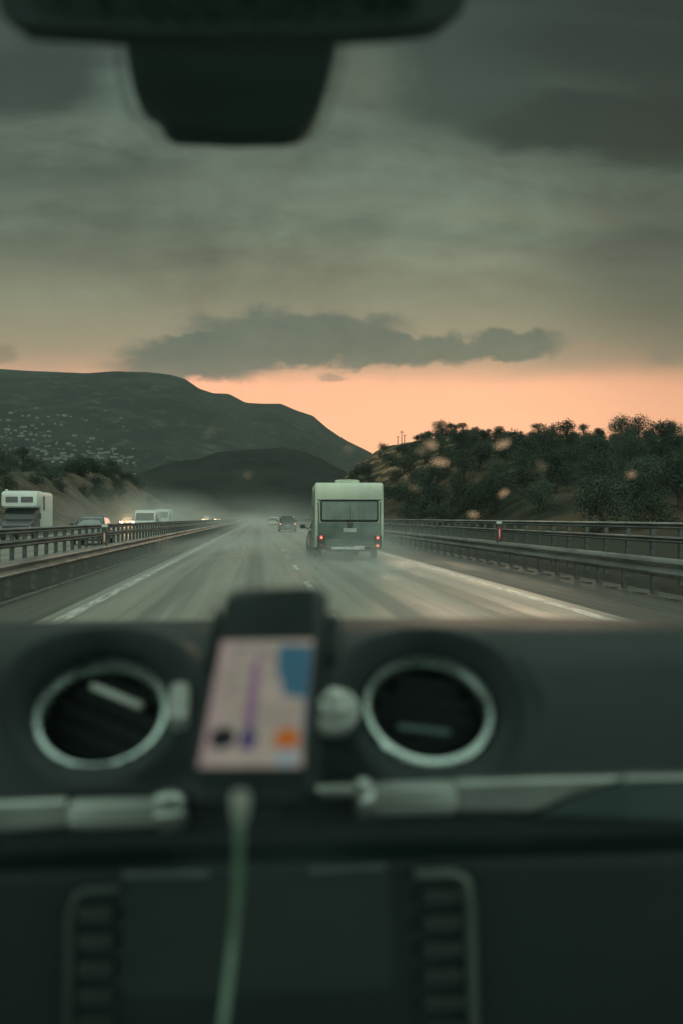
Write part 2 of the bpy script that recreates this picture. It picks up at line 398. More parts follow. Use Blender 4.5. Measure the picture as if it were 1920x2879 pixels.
# ================================================================== TREES
def leaf_mat(name, a, b_):
    m, n, b = newmat(name); co = n.coord(); f = n.noise(co, 1.1, 4); g = n.noise(co, 9, 2)
    oi = n.n.new('ShaderNodeObjectInfo')
    c = n.mix(n.sm(f, .35, .65), a, b_); c = n.mix(n.m('MULTIPLY', g, .35), c, tuple(v*.6 for v in a[:3])+(1,))
    k = n.mr(oi.outputs['Random'], 0, 1, .65, 1.4); c = n.mix(1, c, n.comb(k, k, n.m('MULTIPLY', k, .92)), 'MULTIPLY')
    n.val(b.inputs['Base Color'], c); b.inputs['Roughness'].default_value = .7; b.inputs['Specular IOR Level'].default_value = .2
    return m
M_LEAF = leaf_mat('leaves', (.036,.056,.042,1), (.060,.074,.052,1))
M_LEAF2 = leaf_mat('dark_leaves', (.024,.042,.034,1), (.038,.056,.044,1))
M_BARK = mat('bark', (.05,.04,.03,1), .9, scale=6, bump=.5)
def make_tree(name, h, wd, nleaf, seed, trunk_h, ml, cone=0, leaf=.30):
    r = random.Random(seed); root = empty(name, (0, 0, -500))
    tk = MB(); top = Vector((r.uniform(-.3, .3), r.uniform(-.3, .3), h*.66))
    tk.tube([(0,0,-.6), (.06,0,h*.2), (r.uniform(-.2,.2), r.uniform(-.2,.2), h*.45), top], [h*.028, h*.022, h*.016, h*.006], 8)
    blobs = []
    for k in range(15):
        a = k*2.4+r.uniform(-.4, .4); zz = r.uniform(trunk_h, .80); rad = wd*(.34 if zz < .75 else .2)*r.uniform(.5, 1.15)*(1-cone*zz)
        p = Vector((math.cos(a)*rad, math.sin(a)*rad, h*zz))
        tk.tube([(0, 0, h*max(.12, zz-.28)), (p*.5+Vector((0, 0, h*(zz-.1)*.5))), p], [h*.012, h*.008, h*.003], 5)
        blobs.append((p, wd*r.uniform(.17, .30)*(1-cone*zz*.8)))
    blobs.append((Vector((0, 0, h*.80)), wd*.25*(1-cone*.3))); blobs.append((Vector((wd*.08, 0, h*.66)), wd*.27)); blobs.append((Vector((0, 0, h*.5)), wd*.3)); wts = [b_[1]**2.2 for b_ in blobs]
    tk.build('trunk', M_BARK, root, smooth=True)
    cr = MB()
    for i in range(nleaf):
        p, rr = r.choices(blobs, wts)[0]
        d = Vector((r.gauss(0,1), r.gauss(0,1), r.gauss(0,1))).normalized()*rr*r.random()**.45*r.uniform(.8, 1.2)
        d.z *= .75; q = p+d; s = leaf*r.uniform(.5, 1.15)
        u = Vector((r.gauss(0,1), r.gauss(0,1), r.gauss(0,.6))).normalized(); v = u.orthogonal().normalized()
        v = Matrix.Rotation(r.uniform(0, 6.28), 3, u) @ v
        cr.add([q-u*s*.55, q+v*s*.3, q+u*s*.55, q-v*s*.3], [(0,1,2,3)])
    cr.build('crown', ml, root); index_kids(root); return root
protos = [make_tree('broadleaf_tree', 7.5, 7.0, 3600, 1, .18, M_LEAF), make_tree('broadleaf_tree', 6.2, 7.0, 3600, 2, .12, M_LEAF),
          make_tree('broadleaf_tree', 8.4, 5.4, 3300, 3, .2, M_LEAF2), make_tree('broadleaf_tree', 5.4, 6.0, 3000, 4, .1, M_LEAF),
          make_tree('conifer_tree', 8.0, 5.0, 2600, 5, .12, M_LEAF2, cone=.55)]
shrubs = [make_tree('shrub', 2.6, 3.6, 1000, 8, .12, M_LEAF2, leaf=.24), make_tree('shrub', 2.0, 3.0, 900, 9, .1, M_LEAF, leaf=.22)]
def plant(proto, loc, s, label, cat, group, r=rnd):
    t = copy_tree(proto); t.location = loc; t.rotation_euler = (0, 0, r.uniform(0, 6.28))
    t.scale = (s*r.uniform(.9, 1.12), s*r.uniform(.9, 1.12), s*r.uniform(.88, 1.15)); tag(t, label, cat, group); return t
# skyline trees told apart by their place on the crest, then the wood below them
sky_tr = [(1185,'low round tree where the bare terraced slope meets the wood',3,.7), (1240,'tall rounded tree at the left end of the wooded crest',1,1.05), (1268,'narrow tree just right of the tall rounded tree on the crest',2,.75),
          (1300,'pointed dark tree standing alone on the dip of the crest',2,.7), (1500,'dark bushy tree on the crest above the red reflector',3,.62),
          (1640,'spiky tree in the middle of the wooded crest',2,.8), (1745,'broad tree forming the highest hump of the crest',1,1.2), (1795,'ragged tree right of the highest hump on the crest',0,1.1),
          (1890,'wide dark tree at the right edge of the crest',1,1.15)]
for (p, lab, k, s) in sky_tr:
    v = H_R(p, .985); plant(protos[k], v-Vector((0, 0, .3)), s*.85, lab, 'tree', 'trees along the hill crest')
cnt = 0
rows = 12
for j in range(rows):
    t = (.05,.16,.27,.38,.49,.6,.7,.79,.87,.93,.975,1.01)[j]
    p = 1150+rnd.uniform(0, 30)-(j < 5)*rnd.uniform(-10, 60)
    if j > 7: p = 1196+rnd.uniform(0, 12)
    while p < 1990:
        v = H_R(p, t+rnd.uniform(-.03, .02)); stepm = (5.0 if j < 6 else 3.5)+rnd.uniform(-1, 1.4)
        if not (j == 0 and 1390 < p < 1590 and rnd.random() < .8):
            s = rnd.uniform(.68, 1.0)*(.52 if j >= rows-3 else .62 if j >= rows-6 else .95)
            plant(protos[rnd.choice((0,1,1,2,3,3,0,3))], v-Vector((0, 0, .4)), s, 'dark leafy tree packed among the others on the wooded hillside', 'tree', 'trees of the wood covering the right hillside'); cnt += 1
        p += stepm/v.y*FPX
print('forest trees', cnt)
for k in range(46):                                      # scrub on the terraces
    p = rnd.uniform(930, 1215); t = rnd.uniform(.05, .8); v = H_R(p, t)
    plant(shrubs[k % 2], v-Vector((0, 0, .15)), rnd.uniform(.8, 1.9)*(1.25-.5*t), 'dark shrub on the terraced slope beside the wood', 'shrub', 'shrubs on the terraced slope')
# left bank: dark trees above the motorhome, scrub on the rocks
def on_bank(px_, X): Y = X/ray(px_, VY).x; return Vector((X, Y, bankz(X, Y)))
for (p, X, k, s, lab) in [(2,-34,1,.55,'dark tree above the motorhome at the left edge'), (30,-36,0,.42,'dark tree second from the left on the bank'), (66,-33,2,.56,'tallest dark tree on the left bank'),
                          (98,-35,1,.5,'lower dark tree right of the tallest one on the left bank'), (128,-34,3,.42,'small dark tree where the left tree row ends')]:
    v = on_bank(p, X); plant(protos[k], v-Vector((0, 0, .3)), s, lab, 'tree', 'dark trees on the left bank')
for p in (-40, -90, -150):
    v = on_bank(p, -34); plant(protos[1], v-Vector((0, 0, .3)), .6, 'dark tree standing left of the frame on the bank', 'tree', 'dark trees on the left bank')
for k in range(60):
    p = rnd.uniform(185, 470); X = rnd.uniform(-33, -22) if p > 230 else rnd.uniform(-33, -28); v = on_bank(p, X)
    plant(shrubs[k % 2] if k % 3 else protos[3], v-Vector((0, 0, .2)), rnd.uniform(.8, 1.3) if k % 3 else rnd.uniform(.30, .42), 'dark shrub covering the rocky mound beyond the barrier', 'shrub', 'shrubs on the rocky mound')
for k in range(14):
    v = on_bank(rnd.uniform(-20, 190), rnd.uniform(-31, -21)); plant(shrubs[k % 2], v-Vector((0, 0, .2)), rnd.uniform(.5, .9), 'small shrub clinging to the rock face behind the motorhome', 'shrub', 'shrubs on the rock face')
for pr in protos+shrubs:                                 # the pattern trees themselves are not part of the place
    for c in kids(pr): bpy.data.objects.remove(c, do_unlink=True)
    bpy.data.objects.remove(pr, do_unlink=True)

# ================================================================== HOUSES ON THE MOUNTAIN
M_HW = mat('house_wall', (.16,.175,.15,1), .8, var=.2, scale=.2); M_HR = mat('house_roof', (.15,.12,.10,1), .85, var=.2, scale=.2); M_HD = mat('house_window', (.04,.05,.05,1), .3)
def make_house(a, b, h, rh):
    root = empty('house', (0, 0, 0))
    wl = MB(); wl.box((0, 0, h/2-3), (a, b, h+6)); wl.build('wall', M_HW, root)
    rf = MB(); e = .5; A, B = a/2+e, b/2+e
    rf.add([(-A,-B,h+.01), (A,-B,h+.01), (A,B,h+.01), (-A,B,h+.01), (-A*.75,0,h+rh), (A*.75,0,h+rh)], [(0,1,5,4), (2,3,4,5), (1,2,5), (3,0,4), (3,2,1,0)])
    rf.build('roof', M_HR, root)
    for i in (-1, 1):
        wn = MB(); wn.box((i*a*.25, -b/2-.03, h*.6), (1.6, .1, 1.7)); wn.build('window', M_HD, root)
    index_kids(root); return root
hp = [make_house(11, 9, 5.5, 2.2), make_house(17, 10, 8, 2.0), make_house(9, 8, 6.5, 2.4)]
hr = random.Random(21)
def find_t(H, p, row):
    best = None
    for k in range(5, 100):
        v = H(p, k/100); yrow = VY-(v.z-CZ)/v.y*FPX
        if yrow < row: return k/100
    return .5
k = 0
for (cx, cyy, sx, sy, n) in [(60,1230,100,50,46), (230,1285,130,34,60), (90,1290,110,30,34), (300,1300,70,28,30), (170,1190,130,30,16), (100,1160,60,8,2), (360,1335,50,18,5)]:
    for _ in range(n):
        p = cx+hr.gauss(0, .6)*sx; row = cyy+hr.gauss(0, .6)*sy
        if p < -20 or p > 420: continue
        v = H_M(p, find_t(H_M, p, row))
        o = copy_tree(hp[k % 3]) ; k += 1
        o.location = v; o.rotation_euler = (0, 0, hr.uniform(-.6, .6)); q = hr.uniform(.22, .5); o.scale = (q*1.3, q, q*.8)
        tag(o, 'tiny pale house of the village scattered over the mountain side', 'house', 'village houses on the mountain')
for pr in hp:
    for c in kids(pr): bpy.data.objects.remove(c, do_unlink=True)
    bpy.data.objects.remove(pr, do_unlink=True)
# mast and poles on the terraced ridge
M_POLE = mat('weathered_pole', (.06,.05,.045,1), .8)
for i, (p, hh, lab) in enumerate([(1129, 4.6, 'tall dark pole with a crossarm on the terraced ridge'), (1118, 3.0, 'short dark pole left of the tall one on the ridge'), (1137, 3.2, 'short dark pole right of the tall one on the ridge')]):
    v = H_R(p, .98); root = empty('utility_pole', v, label=lab, cat='pole', group='poles on the terraced ridge')
    m_ = MB(); m_.tube([(0,0,-1), (0,0,hh)], [.17, .11], 8); m_.build('shaft', M_POLE, root)
    m_ = MB(); m_.box((0, -.12, hh*.86), (1.3-.5*(i > 0), .1, .14)); m_.build('crossarm', M_POLE, root)
    for s in (-1, 1):
        m_ = MB(); m_.tube([(s*.45, -.12, hh*.86+.07), (s*.45, -.12, hh*.86+.3)], .06, 6); m_.build('insulator', M_POLE, root)

# ================================================================== GUARDRAILS
def galv(name, v):
    m, n, b = newmat(name); co = n.coord()
    f = n.noise(n.scalev(co, (1, .25, 3)), 2.0, 6, .65); g = n.noise(n.scalev(co, (1, 1, .3)), 7, 5)
    c = n.mix(n.sm(f, .4, .65), (v,v*1.02,v*.95,1), (v*.55,v*.56,v*.5,1)); c = n.mix(n.m('MULTIPLY', n.sm(g, .55, .75), .6), c, (.10,.085,.065,1))
    n.val(b.inputs['Base Color'], c); b.inputs['Metallic'].default_value = .55; n.val(b.inputs['Roughness'], n.mr(f, .3, .7, .38, .6))
    return m
M_GALV = galv('galvanised_steel', .26); M_POST = galv('post_steel', .12)
def wbeam(face, z0, z1, x, y0, y1):
    """corrugated beam, face = side (+1/-1) the wave bulges to"""
    h = z1-z0; prof = [(0,0), (.012,.02), (.07,.16), (.082,.24), (.07,.32), (.012,.45), (.0,.5), (.012,.55), (.07,.68), (.082,.76), (.07,.84), (.012,.98), (0,1)]
    ring = [(x+face*a, z0+b*h) for a, b in prof]; ring += [(x+face*(a-.006), z0+b*h) for a, b in reversed(prof)]
    mb = MB(); ys = []; y = y0
    while y < y1: ys.append(y); y += 4 if y < 120 else 20
    ys.append(y1)
    for a, b in zip(ys, ys[1:]):                          # lapped lengths
        k = .004*((int(a/4)) % 2); mb.loft([[Vector((u+face*k, yy_, v)) for u, v in ring] for yy_ in (a, b+.15)])
    return mb
post_me = {}
def guardrail(name, x, face, beams, ph, sp, y0, y1, label, yoff=0, cap=False, base=False, depth=.09, wdt=.07):
    root = empty(name, (x, y0, 0), label=label, cat='guardrail')
    for (a, b) in beams: o = wbeam(face, a, b, 0, 0, y1-y0).build('beam', M_GALV, root, smooth=True)
    if cap: m_ = MB(); m_.box((0, (y1-y0)/2, ph+.03), (.11, y1-y0, .05)); m_.build('handrail', M_GALV, root, bevel=.015)
    pm = MB(); cx = -face*.075
    def pbox(yq): return [((cx, yq, ph/2), (.012, wdt, ph)), ((cx-face*.05, yq-wdt/2, ph/2), (.1, .008, ph)), ((cx-face*.05, yq+wdt/2, ph/2), (.1, .008, ph))]
    proto = MB(); [proto.box(*q) for q in pbox(0)]
    for (a, b) in beams: proto.box((-face*.035, 0, (a+b)/2), (.07, .12, .12))
    first = None; n = 0; y = yoff; rest = MB()
    while y < y1-y0-.5:
        if n < 96:
            if first is None: first = proto.build('post', M_POST, root); o = first
            else: o = first.copy(); C.objects.link(o); o.parent = root
            o.location = (0, y, 0)
        elif y < 300:
            for c_, d_ in pbox(y): rest.box(c_, d_)
        n += 1; y += sp
    if rest.v: tag(rest.build('distant_posts', M_POST, root), kind='stuff')
    return root
guardrail('guardrail', -4.28, 1, [(.36,.66)], .62, 2.0, 6, 620, 'low corrugated steel guardrail along the left edge of our carriageway')
guardrail('guardrail', -6.25, 1, [(.98,1.15), (.64,.83)], 1.1, 1.4, 8, 640, 'tall two-beam guardrail on the median in front of the oncoming vehicles', yoff=.2)
guardrail('guardrail', 7.2, -1, [(.34,.69)], .64, 1.5, 6, 620, 'low corrugated steel guardrail nearest the right hard shoulder')
guardrail('guardrail', 8.6, -1, [(1.16,1.31), (.87,1.01)], 1.3, 1.5, 8, 640, 'tall two-beam parapet rail behind the low right guardrail', cap=False)
M_CONC = mat('kerb_block_concrete', (.10,.10,.088,1), .7, var=.3, scale=2)
bl = None
for k in range(60):                                      # pale kerb blocks at the foot of the right guardrail
    y = 9+k*1.5
    if bl is None:
        bl = MB().rbox((0, 0, .005), (.07, .55, .05), .02).build('kerb_block', M_CONC); o = bl
    else: o = bl.copy(); C.objects.link(o)
    o.location = (7.05, y, 0); tag(o, 'low pale kerb block at the foot of the right guardrail', 'kerb block', 'kerb blocks under the right guardrail')
M_DARKPL = mat('dark_plastic_post', (.05,.055,.05,1), .6); M_REDL = mat('red_reflector', (.55,.03,.02,1), .35, emit=(1,.08,.04,1), est=.0); M_WHT = mat('white_plastic', (.6,.6,.56,1), .5)
M_TAILDULL = mat('dull_red_reflector', (.24,.07,.05,1), .4)
def delineator(x, y, z, face, label, mr_=None):
    root = empty('delineator', (x, y, z), label=label, cat='road reflector', group='reflector posts on the guardrails')
    MB().rbox((0, 0, .28), (.15, .10, .60), .04).build('body', M_DARKPL, root, smooth=True)
    MB().rbox((0, 0, .61), (.17, .12, .08), .045).build('cap', M_WHT, root, smooth=True)
    MB().rbox((0, -.053, .30), (.085, .012, .34), .004).build('reflector', mr_ or M_REDL, root)
    MB().rbox((0, -.062, .30), (.03, .008, .22), .002).build('stripe', M_WHT, root)
delineator(7.2, 29.5, .64, -1, 'dark post with a red reflector on the right guardrail')
delineator(-4.28, 28.2, .56, 1, 'dark post with a dull red reflector on the left guardrail', M_TAILDULL)

# ================================================================== VEHICLES
M_GLASS = mat('dark_car_glass', (.02,.025,.025,1), .12, var=.1, spec=.6); M_TYRE = mat('tyre_rubber', (.025,.025,.025,1), .85); M_RIM = mat('wheel_rim', (.3,.3,.3,1), .4, metal=.8)
M_CHR = mat('grey_trim', (.12,.12,.12,1), .5)
def paintm(name, c, r=.35): return mat(name, c, r, var=.08, scale=1.5, coat=.4)
M_TAIL = mat('tail_light_lit', (.5,.03,.02,1), .3, emit=(1,.13,.07,1), est=.5)
M_TAILHOT = mat('tail_light_bulb', (.9,.6,.5,1), .3, emit=(1,.62,.5,1), est=1.2)
M_TAILOFF = mat('tail_light_unlit', (.16,.05,.03,1), .3)
M_HEAD = mat('headlight_lit', (.9,.8,.6,1), .3, emit=(1,.55,.30,1), est=30)
M_HEADOFF = mat('headlight_lens', (.4,.4,.38,1), .15)
M_PLATE = mat('number_plate', (.4,.4,.34,1), .5)
def sring(w, z0, z1, y, n=24, e=.35, wt=1.0):
    out = []
    for k in range(n):
        a = 2*math.pi*k/n; c, s = math.cos(a), math.sin(a)
        xx = w*math.copysign(abs(c)**e, c); t = (math.copysign(abs(s)**e, s)+1)/2
        out.append(Vector((xx*(1+(wt-1)*t), y, z0+(z1-z0)*t)))
    return out
def wheel(root, x, y, r=.32, wd=.2):
    M = Matrix.Translation((x, y, r)) @ Matrix.Rotation(R(90), 4, 'Y')
    t = MB().lathe([(r*.62,-wd/2), (r*.93,-wd/2), (r,-wd*.35), (r,wd*.35), (r*.93,wd/2), (r*.62,wd/2)], M, 24).build('wheel', M_TYRE, root, smooth=True)
    q = MB(); q.lathe([(.02,-wd*.35), (r*.3,-wd*.42), (r*.62,-wd*.4), (r*.62,wd*.4), (r*.3,wd*.42), (.02,wd*.35)], M, 24, True).build('rim', M_RIM, t, smooth=True)
def car(name, loc, rz, paint, label, group=None, L=4.3, W=1.76, Hh=1.48, mirror=0, head=M_HEADOFF, tail=M_TAIL, hot=False, estate=False, hz_=.62):
    """nose towards +Y in its own frame"""
    root = empty(name, loc, rz, label=label, cat='car', group=group); h = L/2; w = W/2; bl = Hh*.60
    b = MB()
    b.loft([sring(w*.72,.34,.58,-h), sring(w*.9,.26,bl*.92,-h+.06), sring(w*.98,.2,bl,-h+.3), sring(w,.2,bl+.02,-h*.4), sring(w,.2,bl,h*.35), sring(w*.97,.2,bl*.9,h*.7), sring(w*.9,.22,bl*.78,h-.12), sring(w*.7,.3,bl*.6,h)])
    re = -h+.12 if estate else -h+.45
    b.loft([sring(w*.80,bl-.06,bl+.04,re-.1,wt=.8), sring(w*.86,bl-.06,Hh*.9,re+.18,wt=.80), sring(w*.88,bl-.06,Hh,re+.7,wt=.78), sring(w*.88,bl-.06,Hh,h*.02,wt=.78), sring(w*.88,bl-.06,Hh*.93,h*.18,wt=.8), sring(w*.85,bl-.08,bl+.02,h*.55,wt=.9)])
    b.build('body', paint, root, smooth=True)
    def pane(nm, q): mb = MB(); mb.add(q, [(0,1,2,3)]); o = mb.build(nm, M_GLASS, root); s = o.modifiers.new('s', 'SOLIDIFY'); s.thickness = .02; s.offset = 0; return o
    zb, zt = bl+.05, Hh*.9
    pane('rear_window', [(-w*.66,re-.115,zb+.02), (w*.66,re-.115,zb+.02), (w*.58,re+.13,zt), (-w*.58,re+.13,zt)])
    pane('windscreen', [(-w*.76,h*.50,zb), (w*.76,h*.50,zb), (w*.62,h*.21,zt), (-w*.62,h*.21,zt)])
    for s in (-1, 1):
        pane('side_window', [(s*w*.885,re+.35,zb), (s*w*.885,h*.40,zb), (s*w*.735,h*.12,zt), (s*w*.735,re+.5,zt)])
        for yq in (-h*.6, h*.62): wheel(root, s*(w-.11), yq)
        tl = MB().rbox((s*w*.80, -h+.06, .78), (.2, .09, .16), .03).build('tail_light', tail, root, smooth=True)
        if hot: MB().rbox((s*w*.80, -h+.01, .78), (.09, .03, .09), .01).build('bulb', M_TAILHOT, tl)
        MB().rbox((s*w*.68, h-.10+(.06 if hz_ > .7 else 0), hz_), (.30, .12, .14), .03).build('headlight', head, root, smooth=True)
        mm = MB().rbox((s*(w*.98+.10+mirror), h*.28, bl+.12), (.20, .10, .15), .03).build('wing_mirror', M_DARKPL, root, smooth=True)
        MB().tube([(s*w*.9, h*.28, bl+.02), (s*(w*.98+.06+mirror), h*.28, bl+.10)], .022, 8).build('mirror_arm', M_DARKPL, mm)
    MB().rbox((0, -h+.02, .62), (.5, .04, .11), .005).build('number_plate', M_PLATE, root)
    if head is M_HEAD:
        ld = bpy.data.lights.new('headlamp', 'POINT'); ld.energy = 420; ld.color = (1, .55, .28); ld.shadow_soft_size = .12
        lo = bpy.data.objects.new('headlamp', ld); C.objects.link(lo); lo.parent = root; lo.location = (0, h+.35, hz_+.05)
    MB().rbox((0, -h+.04, .40), (W*.84, .14, .20), .04).build('bumper', M_CHR, root, smooth=True)
    return root
P_DARK = paintm('dark_car_paint', (.03,.035,.035,1)); P_PALE = paintm('pale_car_paint', (.45,.46,.42,1)); P_GREY = paintm('grey_car_paint', (.14,.15,.145,1)); P_BLUE = paintm('deep_blue_paint', (.03,.045,.06,1))
# --- the caravan
M_CW = mat('caravan_cream_panel', (.55,.58,.46,1), .45, var=.10, scale=1.2, c2=(.42,.46,.36,1)); M_CL = mat('caravan_lower_panel', (.13,.16,.13,1), .5, var=.2, scale=1.6, c2=(.07,.10,.08,1))
M_CG = mat('caravan_window', (.06,.075,.07,1), .15, var=.3, scale=3); M_CUR = mat('net_curtain', (.20,.235,.20,1), .9, var=.15, scale=1.5); M_SEAL = mat('black_rubber', (.02,.022,.02,1), .7)
cx, cyv = 2.91, 32.0
cv = empty('caravan', (cx, cyv, 0), -R(2.0), label='cream touring caravan towed along the right lane, lit red tail lights', cat='caravan')
W2, ZT, ZB = 1.10, 2.54, .44
def cring(y, zt, k=1.0, zb=ZB):
    r = .08; pts = [(-W2*k, zb), (-W2*k*1.005, 1.2), (-W2*k, zt-r)]
    for a in range(0, 91, 18): pts.append((-W2*k*(1)+.06-.06*math.cos(R(a)), zt-r+r*math.sin(R(a))))
    pts += [(-x, z) for x, z in reversed(pts)]; return [Vector((x, y, z)) for x, z in pts]
b = MB(); b.loft([cring(.02, 1.9, .985, .52), cring(.06, 2.36, .99, .46), cring(.22, ZT, 1), cring(4.2, ZT, 1), cring(4.7, 2.3, .99), cring(4.9, 1.7, .97, .6)])
b.build('shell', M_CW, cv, smooth=True)
MB().rbox((0, .03, 1.98), (1.98, .12, .03), .01).build('window_ledge', M_SEAL, cv)
# top locker panel, rounded over
pr = [(-.035,1.99), (-.045,2.10), (-.035,2.25), (.0,2.38), (.06,2.47), (.14,2.52), (.14,2.40), (.02,1.99)]
b = MB(); b.loft([[Vector((x, y, z)) for y, z in pr] for x in (-1.03, -1.0, 1.0, 1.03)]); b.build('upper_panel', M_CW, cv, smooth=True)
fr = MB(); fr.rbox((0, .005, 1.62), (1.86, .70, .04), .07, Matrix.Rotation(R(90), 3, 'X')); wn = fr.build('window', M_SEAL, cv, smooth=True)
MB().rbox((0, -.022, 1.62), (1.78, .62, .02), .05, Matrix.Rotation(R(90), 3, 'X')).build('pane', M_CG, wn, smooth=True)
cu = MB()
for s in (-1, 1):
    vs = []; nn = 40
    for i in range(nn+1):
        x = s*(.87-.86*i/nn); yq = -.038+.007*math.sin(i*1.9)
        vs += [(x, yq, 1.34), (x, yq, 1.91)]
    cu.add(vs, [(2*i, 2*i+1, 2*i+3, 2*i+2) for i in range(nn)])
o = cu.build('curtain', M_CUR, wn); q = o.modifiers.new('s', 'SOLIDIFY'); q.thickness = .003
M_SIDE_SHADE = mat('caravan_side_shade', (.16,.19,.155,1), .5, var=.15, scale=1.2)
for s in (-1, 1): MB().rbox((s*1.112, 2.42, 1.42), (.016, 4.3, 1.75), .004).build('side_shade_plate', M_SIDE_SHADE, cv)  # added plates darker than the shell; the sides' shade is in their colour
# lower rear panel with ribs, bumper and lamps
b = MB(); b.rbox((0, .0, .95), (2.02, .60, .05), .04, Matrix.Rotation(R(90), 3, 'X')); b.build('lower_panel', M_CL, cv, smooth=True)
MB().rbox((0, -.035, .62), (2.06, .08, .20), .03).build('valance', mat('dark_valance', (.09,.10,.09,1), .6), cv, smooth=True)
for s in (-1, 1):
    MB().rbox((s*.90, -.05, .60), (.26, .10, .44), .03).build('lamp_cluster', M_SEAL, cv, smooth=True)
    Mx = Matrix.Translation((s*.90, -.095, .76-.005*s)) @ Matrix.Rotation(R(90), 4, 'X')
    tl = MB().lathe([(.001,.03), (.04,.025), (.062,.012), (.070,-.01)], Mx, 24, True).build('tail_light', M_TAIL, cv, smooth=True)
    MB().lathe([(.001,.05), (.02,.042), (.028,.02)], Mx, 16, True).build('bulb', M_TAILHOT, tl, smooth=True)
    Mx = Matrix.Translation((s*.89, -.095, .50)) @ Matrix.Rotation(R(90), 4, 'X')
    tl = MB().lathe([(.001,.03), (.04,.025), (.062,.012), (.070,-.01)], Mx, 24, True).build('fog_light', M_TAIL if s > 0 else M_TAILOFF, cv, smooth=True)
    if s > 0: MB().lathe([(.001,.05), (.018,.042), (.024,.02)], Mx, 16, True).build('bulb', M_TAILHOT, tl, smooth=True)
    MB().tube([(s*.98, 0, 1.0), (s*1.0, -.0, 1.9)], .018, 8).build('corner_trim', M_CHR, cv)
    wheel(cv, s*.95, 2.3, .31)
    MB().rbox((s*1.115, 2.3, .55), (.06, .95, .34), .02).build('wheel_arch', M_CL, cv, smooth=True)
    MB().rbox((s*1.122, 2.2, 1.55), (.03, .9, .55), .01).build('side_window', M_CG, cv)
MB().rbox((.0, -.045, 1.0), (.42, .02, .13), .01).build('number_plate', M_PLATE, cv)
MB().rbox((.0, -.05, 1.17), (.17, .05, .16), .03).build('badge', M_DARKPL, cv, smooth=True)
b = MB(); b.rbox((-.05, -.06, .42), (1.05, .10, .085), .02); b.rbox((.30, -.075, .435), (.34, .08, .12), .02); b.build('bumper_bar', M_WHT, cv, smooth=True)
b = MB(); b.box((0, 2.3, .36), (1.4, 4.4, .10)); b.box((0, 5.3, .42), (.12, 1.4, .1)); b.build('chassis', M_SEAL, cv)
b = MB(); b.loft([sring(.34, 2.545, 2.62, 1.3, e=.5), sring(.40, 2.545, 2.69, 1.45, e=.5), sring(.38, 2.545, 2.69, 1.9, e=.5), sring(.28, 2.545, 2.60, 2.1, e=.5)]); b.build('roof_vent', M_CW, cv, smooth=True)
b = MB(); b.tube([(-.32,.45,2.545), (-.28,.45,2.61), (0,.45,2.64), (.28,.45,2.61), (.32,.45,2.545)], .02, 8); b.build('roof_handle', M_CW, cv, smooth=True)
car('tow_car', (2.86, 39.2, 0), 0, P_DARK, 'dark car towing the caravan, only its left mirror and flank showing', L=4.5, W=1.84, Hh=1.55, mirror=.10)
# --- traffic ahead and oncoming
car('passenger_car', (2.82, 99, 0), 0, P_DARK, 'dark car with two lit tail lights ahead in the right lane', 'cars ahead on our carriageway', hot=True, Hh=1.58)
car('passenger_car', (2.25, 150, 0), 0, P_PALE, 'pale car beyond the dark one, just left of it', 'cars ahead on our carriageway', W=1.7)
car('passenger_car', (-8.75, 53.5, 0), math.pi, P_GREY, 'grey car whose roof shows over the left barrier beside the motorhome', 'oncoming cars', Hh=1.52)
car('passenger_car', (-13.5, 106, 0), math.pi, P_GREY, 'oncoming car with glowing orange headlights before the white van', 'oncoming cars', head=M_HEAD, Hh=1.72, hz_=.95)
car('passenger_car', (-9.6, 185, 0), math.pi, P_PALE, 'pale oncoming car far down the barrier beyond the white vans', 'oncoming cars', head=M_HEAD, Hh=1.72, hz_=.95)
car('passenger_car', (-9.3, 232, 0), math.pi, P_DARK, 'farthest oncoming car with lit headlights', 'oncoming cars', head=M_HEAD, Hh=1.72, hz_=.98)
P_VAN = mat('white_van_paint', (.62,.64,.58,1), .4, var=.06, scale=1)
def van(loc, L, W, Hh, label, group):
    root = empty('van', loc, math.pi, label=label, cat='van', group=group); h = L/2; w = W/2
    b = MB(); b.loft([sring(w*.96,.35,Hh*.97,-h,e=.2), sring(w,.3,Hh,-h+.2,e=.2), sring(w,.3,Hh,h*.45,e=.2), sring(w*.97,.3,Hh*.93,h*.6,e=.22), sring(w*.93,.3,Hh*.52,h*.85,e=.25), sring(w*.85,.35,Hh*.42,h,e=.3)])
    b.build('body', P_VAN, root, smooth=True)
    b = MB(); b.add([(-w*.82,h*.87,Hh*.55), (w*.82,h*.87,Hh*.55), (w*.78,h*.64,Hh*.86), (-w*.78,h*.64,Hh*.86)], [(0,1,2,3)])
    o = b.build('windscreen', M_GLASS, root); q = o.modifiers.new('s', 'SOLIDIFY'); q.thickness = .03; q.offset = 0
    for s in (-1, 1):
        MB().rbox((s*w*.78, h-.04, Hh*.33), (.24, .1, .2), .03).build('headlight', M_HEADOFF, root, smooth=True)
        MB().rbox((s*(w+.12), h*.62, Hh*.55), (.18, .1, .3), .03).build('wing_mirror', M_DARKPL, root, smooth=True)
        for yq in (-h*.6, h*.68): wheel(root, s*(w-.12), yq, .34)
        MB().rbox((s*w, h*.45, Hh*.68), (.03, .8, Hh*.2), .01).build('side_window', M_GLASS, root)
    MB().rbox((0, h, .45), (W*.84, .16, .25), .05).build('bumper', M_CHR, root, smooth=True)
van((-11.3, 102.5, 0), 5.6, 2.2, 2.15, 'pale boxy van coming towards us above the barrier', 'oncoming vans')
van((-12.6, 133, 0), 5.8, 2.1, 2.5, 'hazy white van following the nearer pale van', 'oncoming vans')
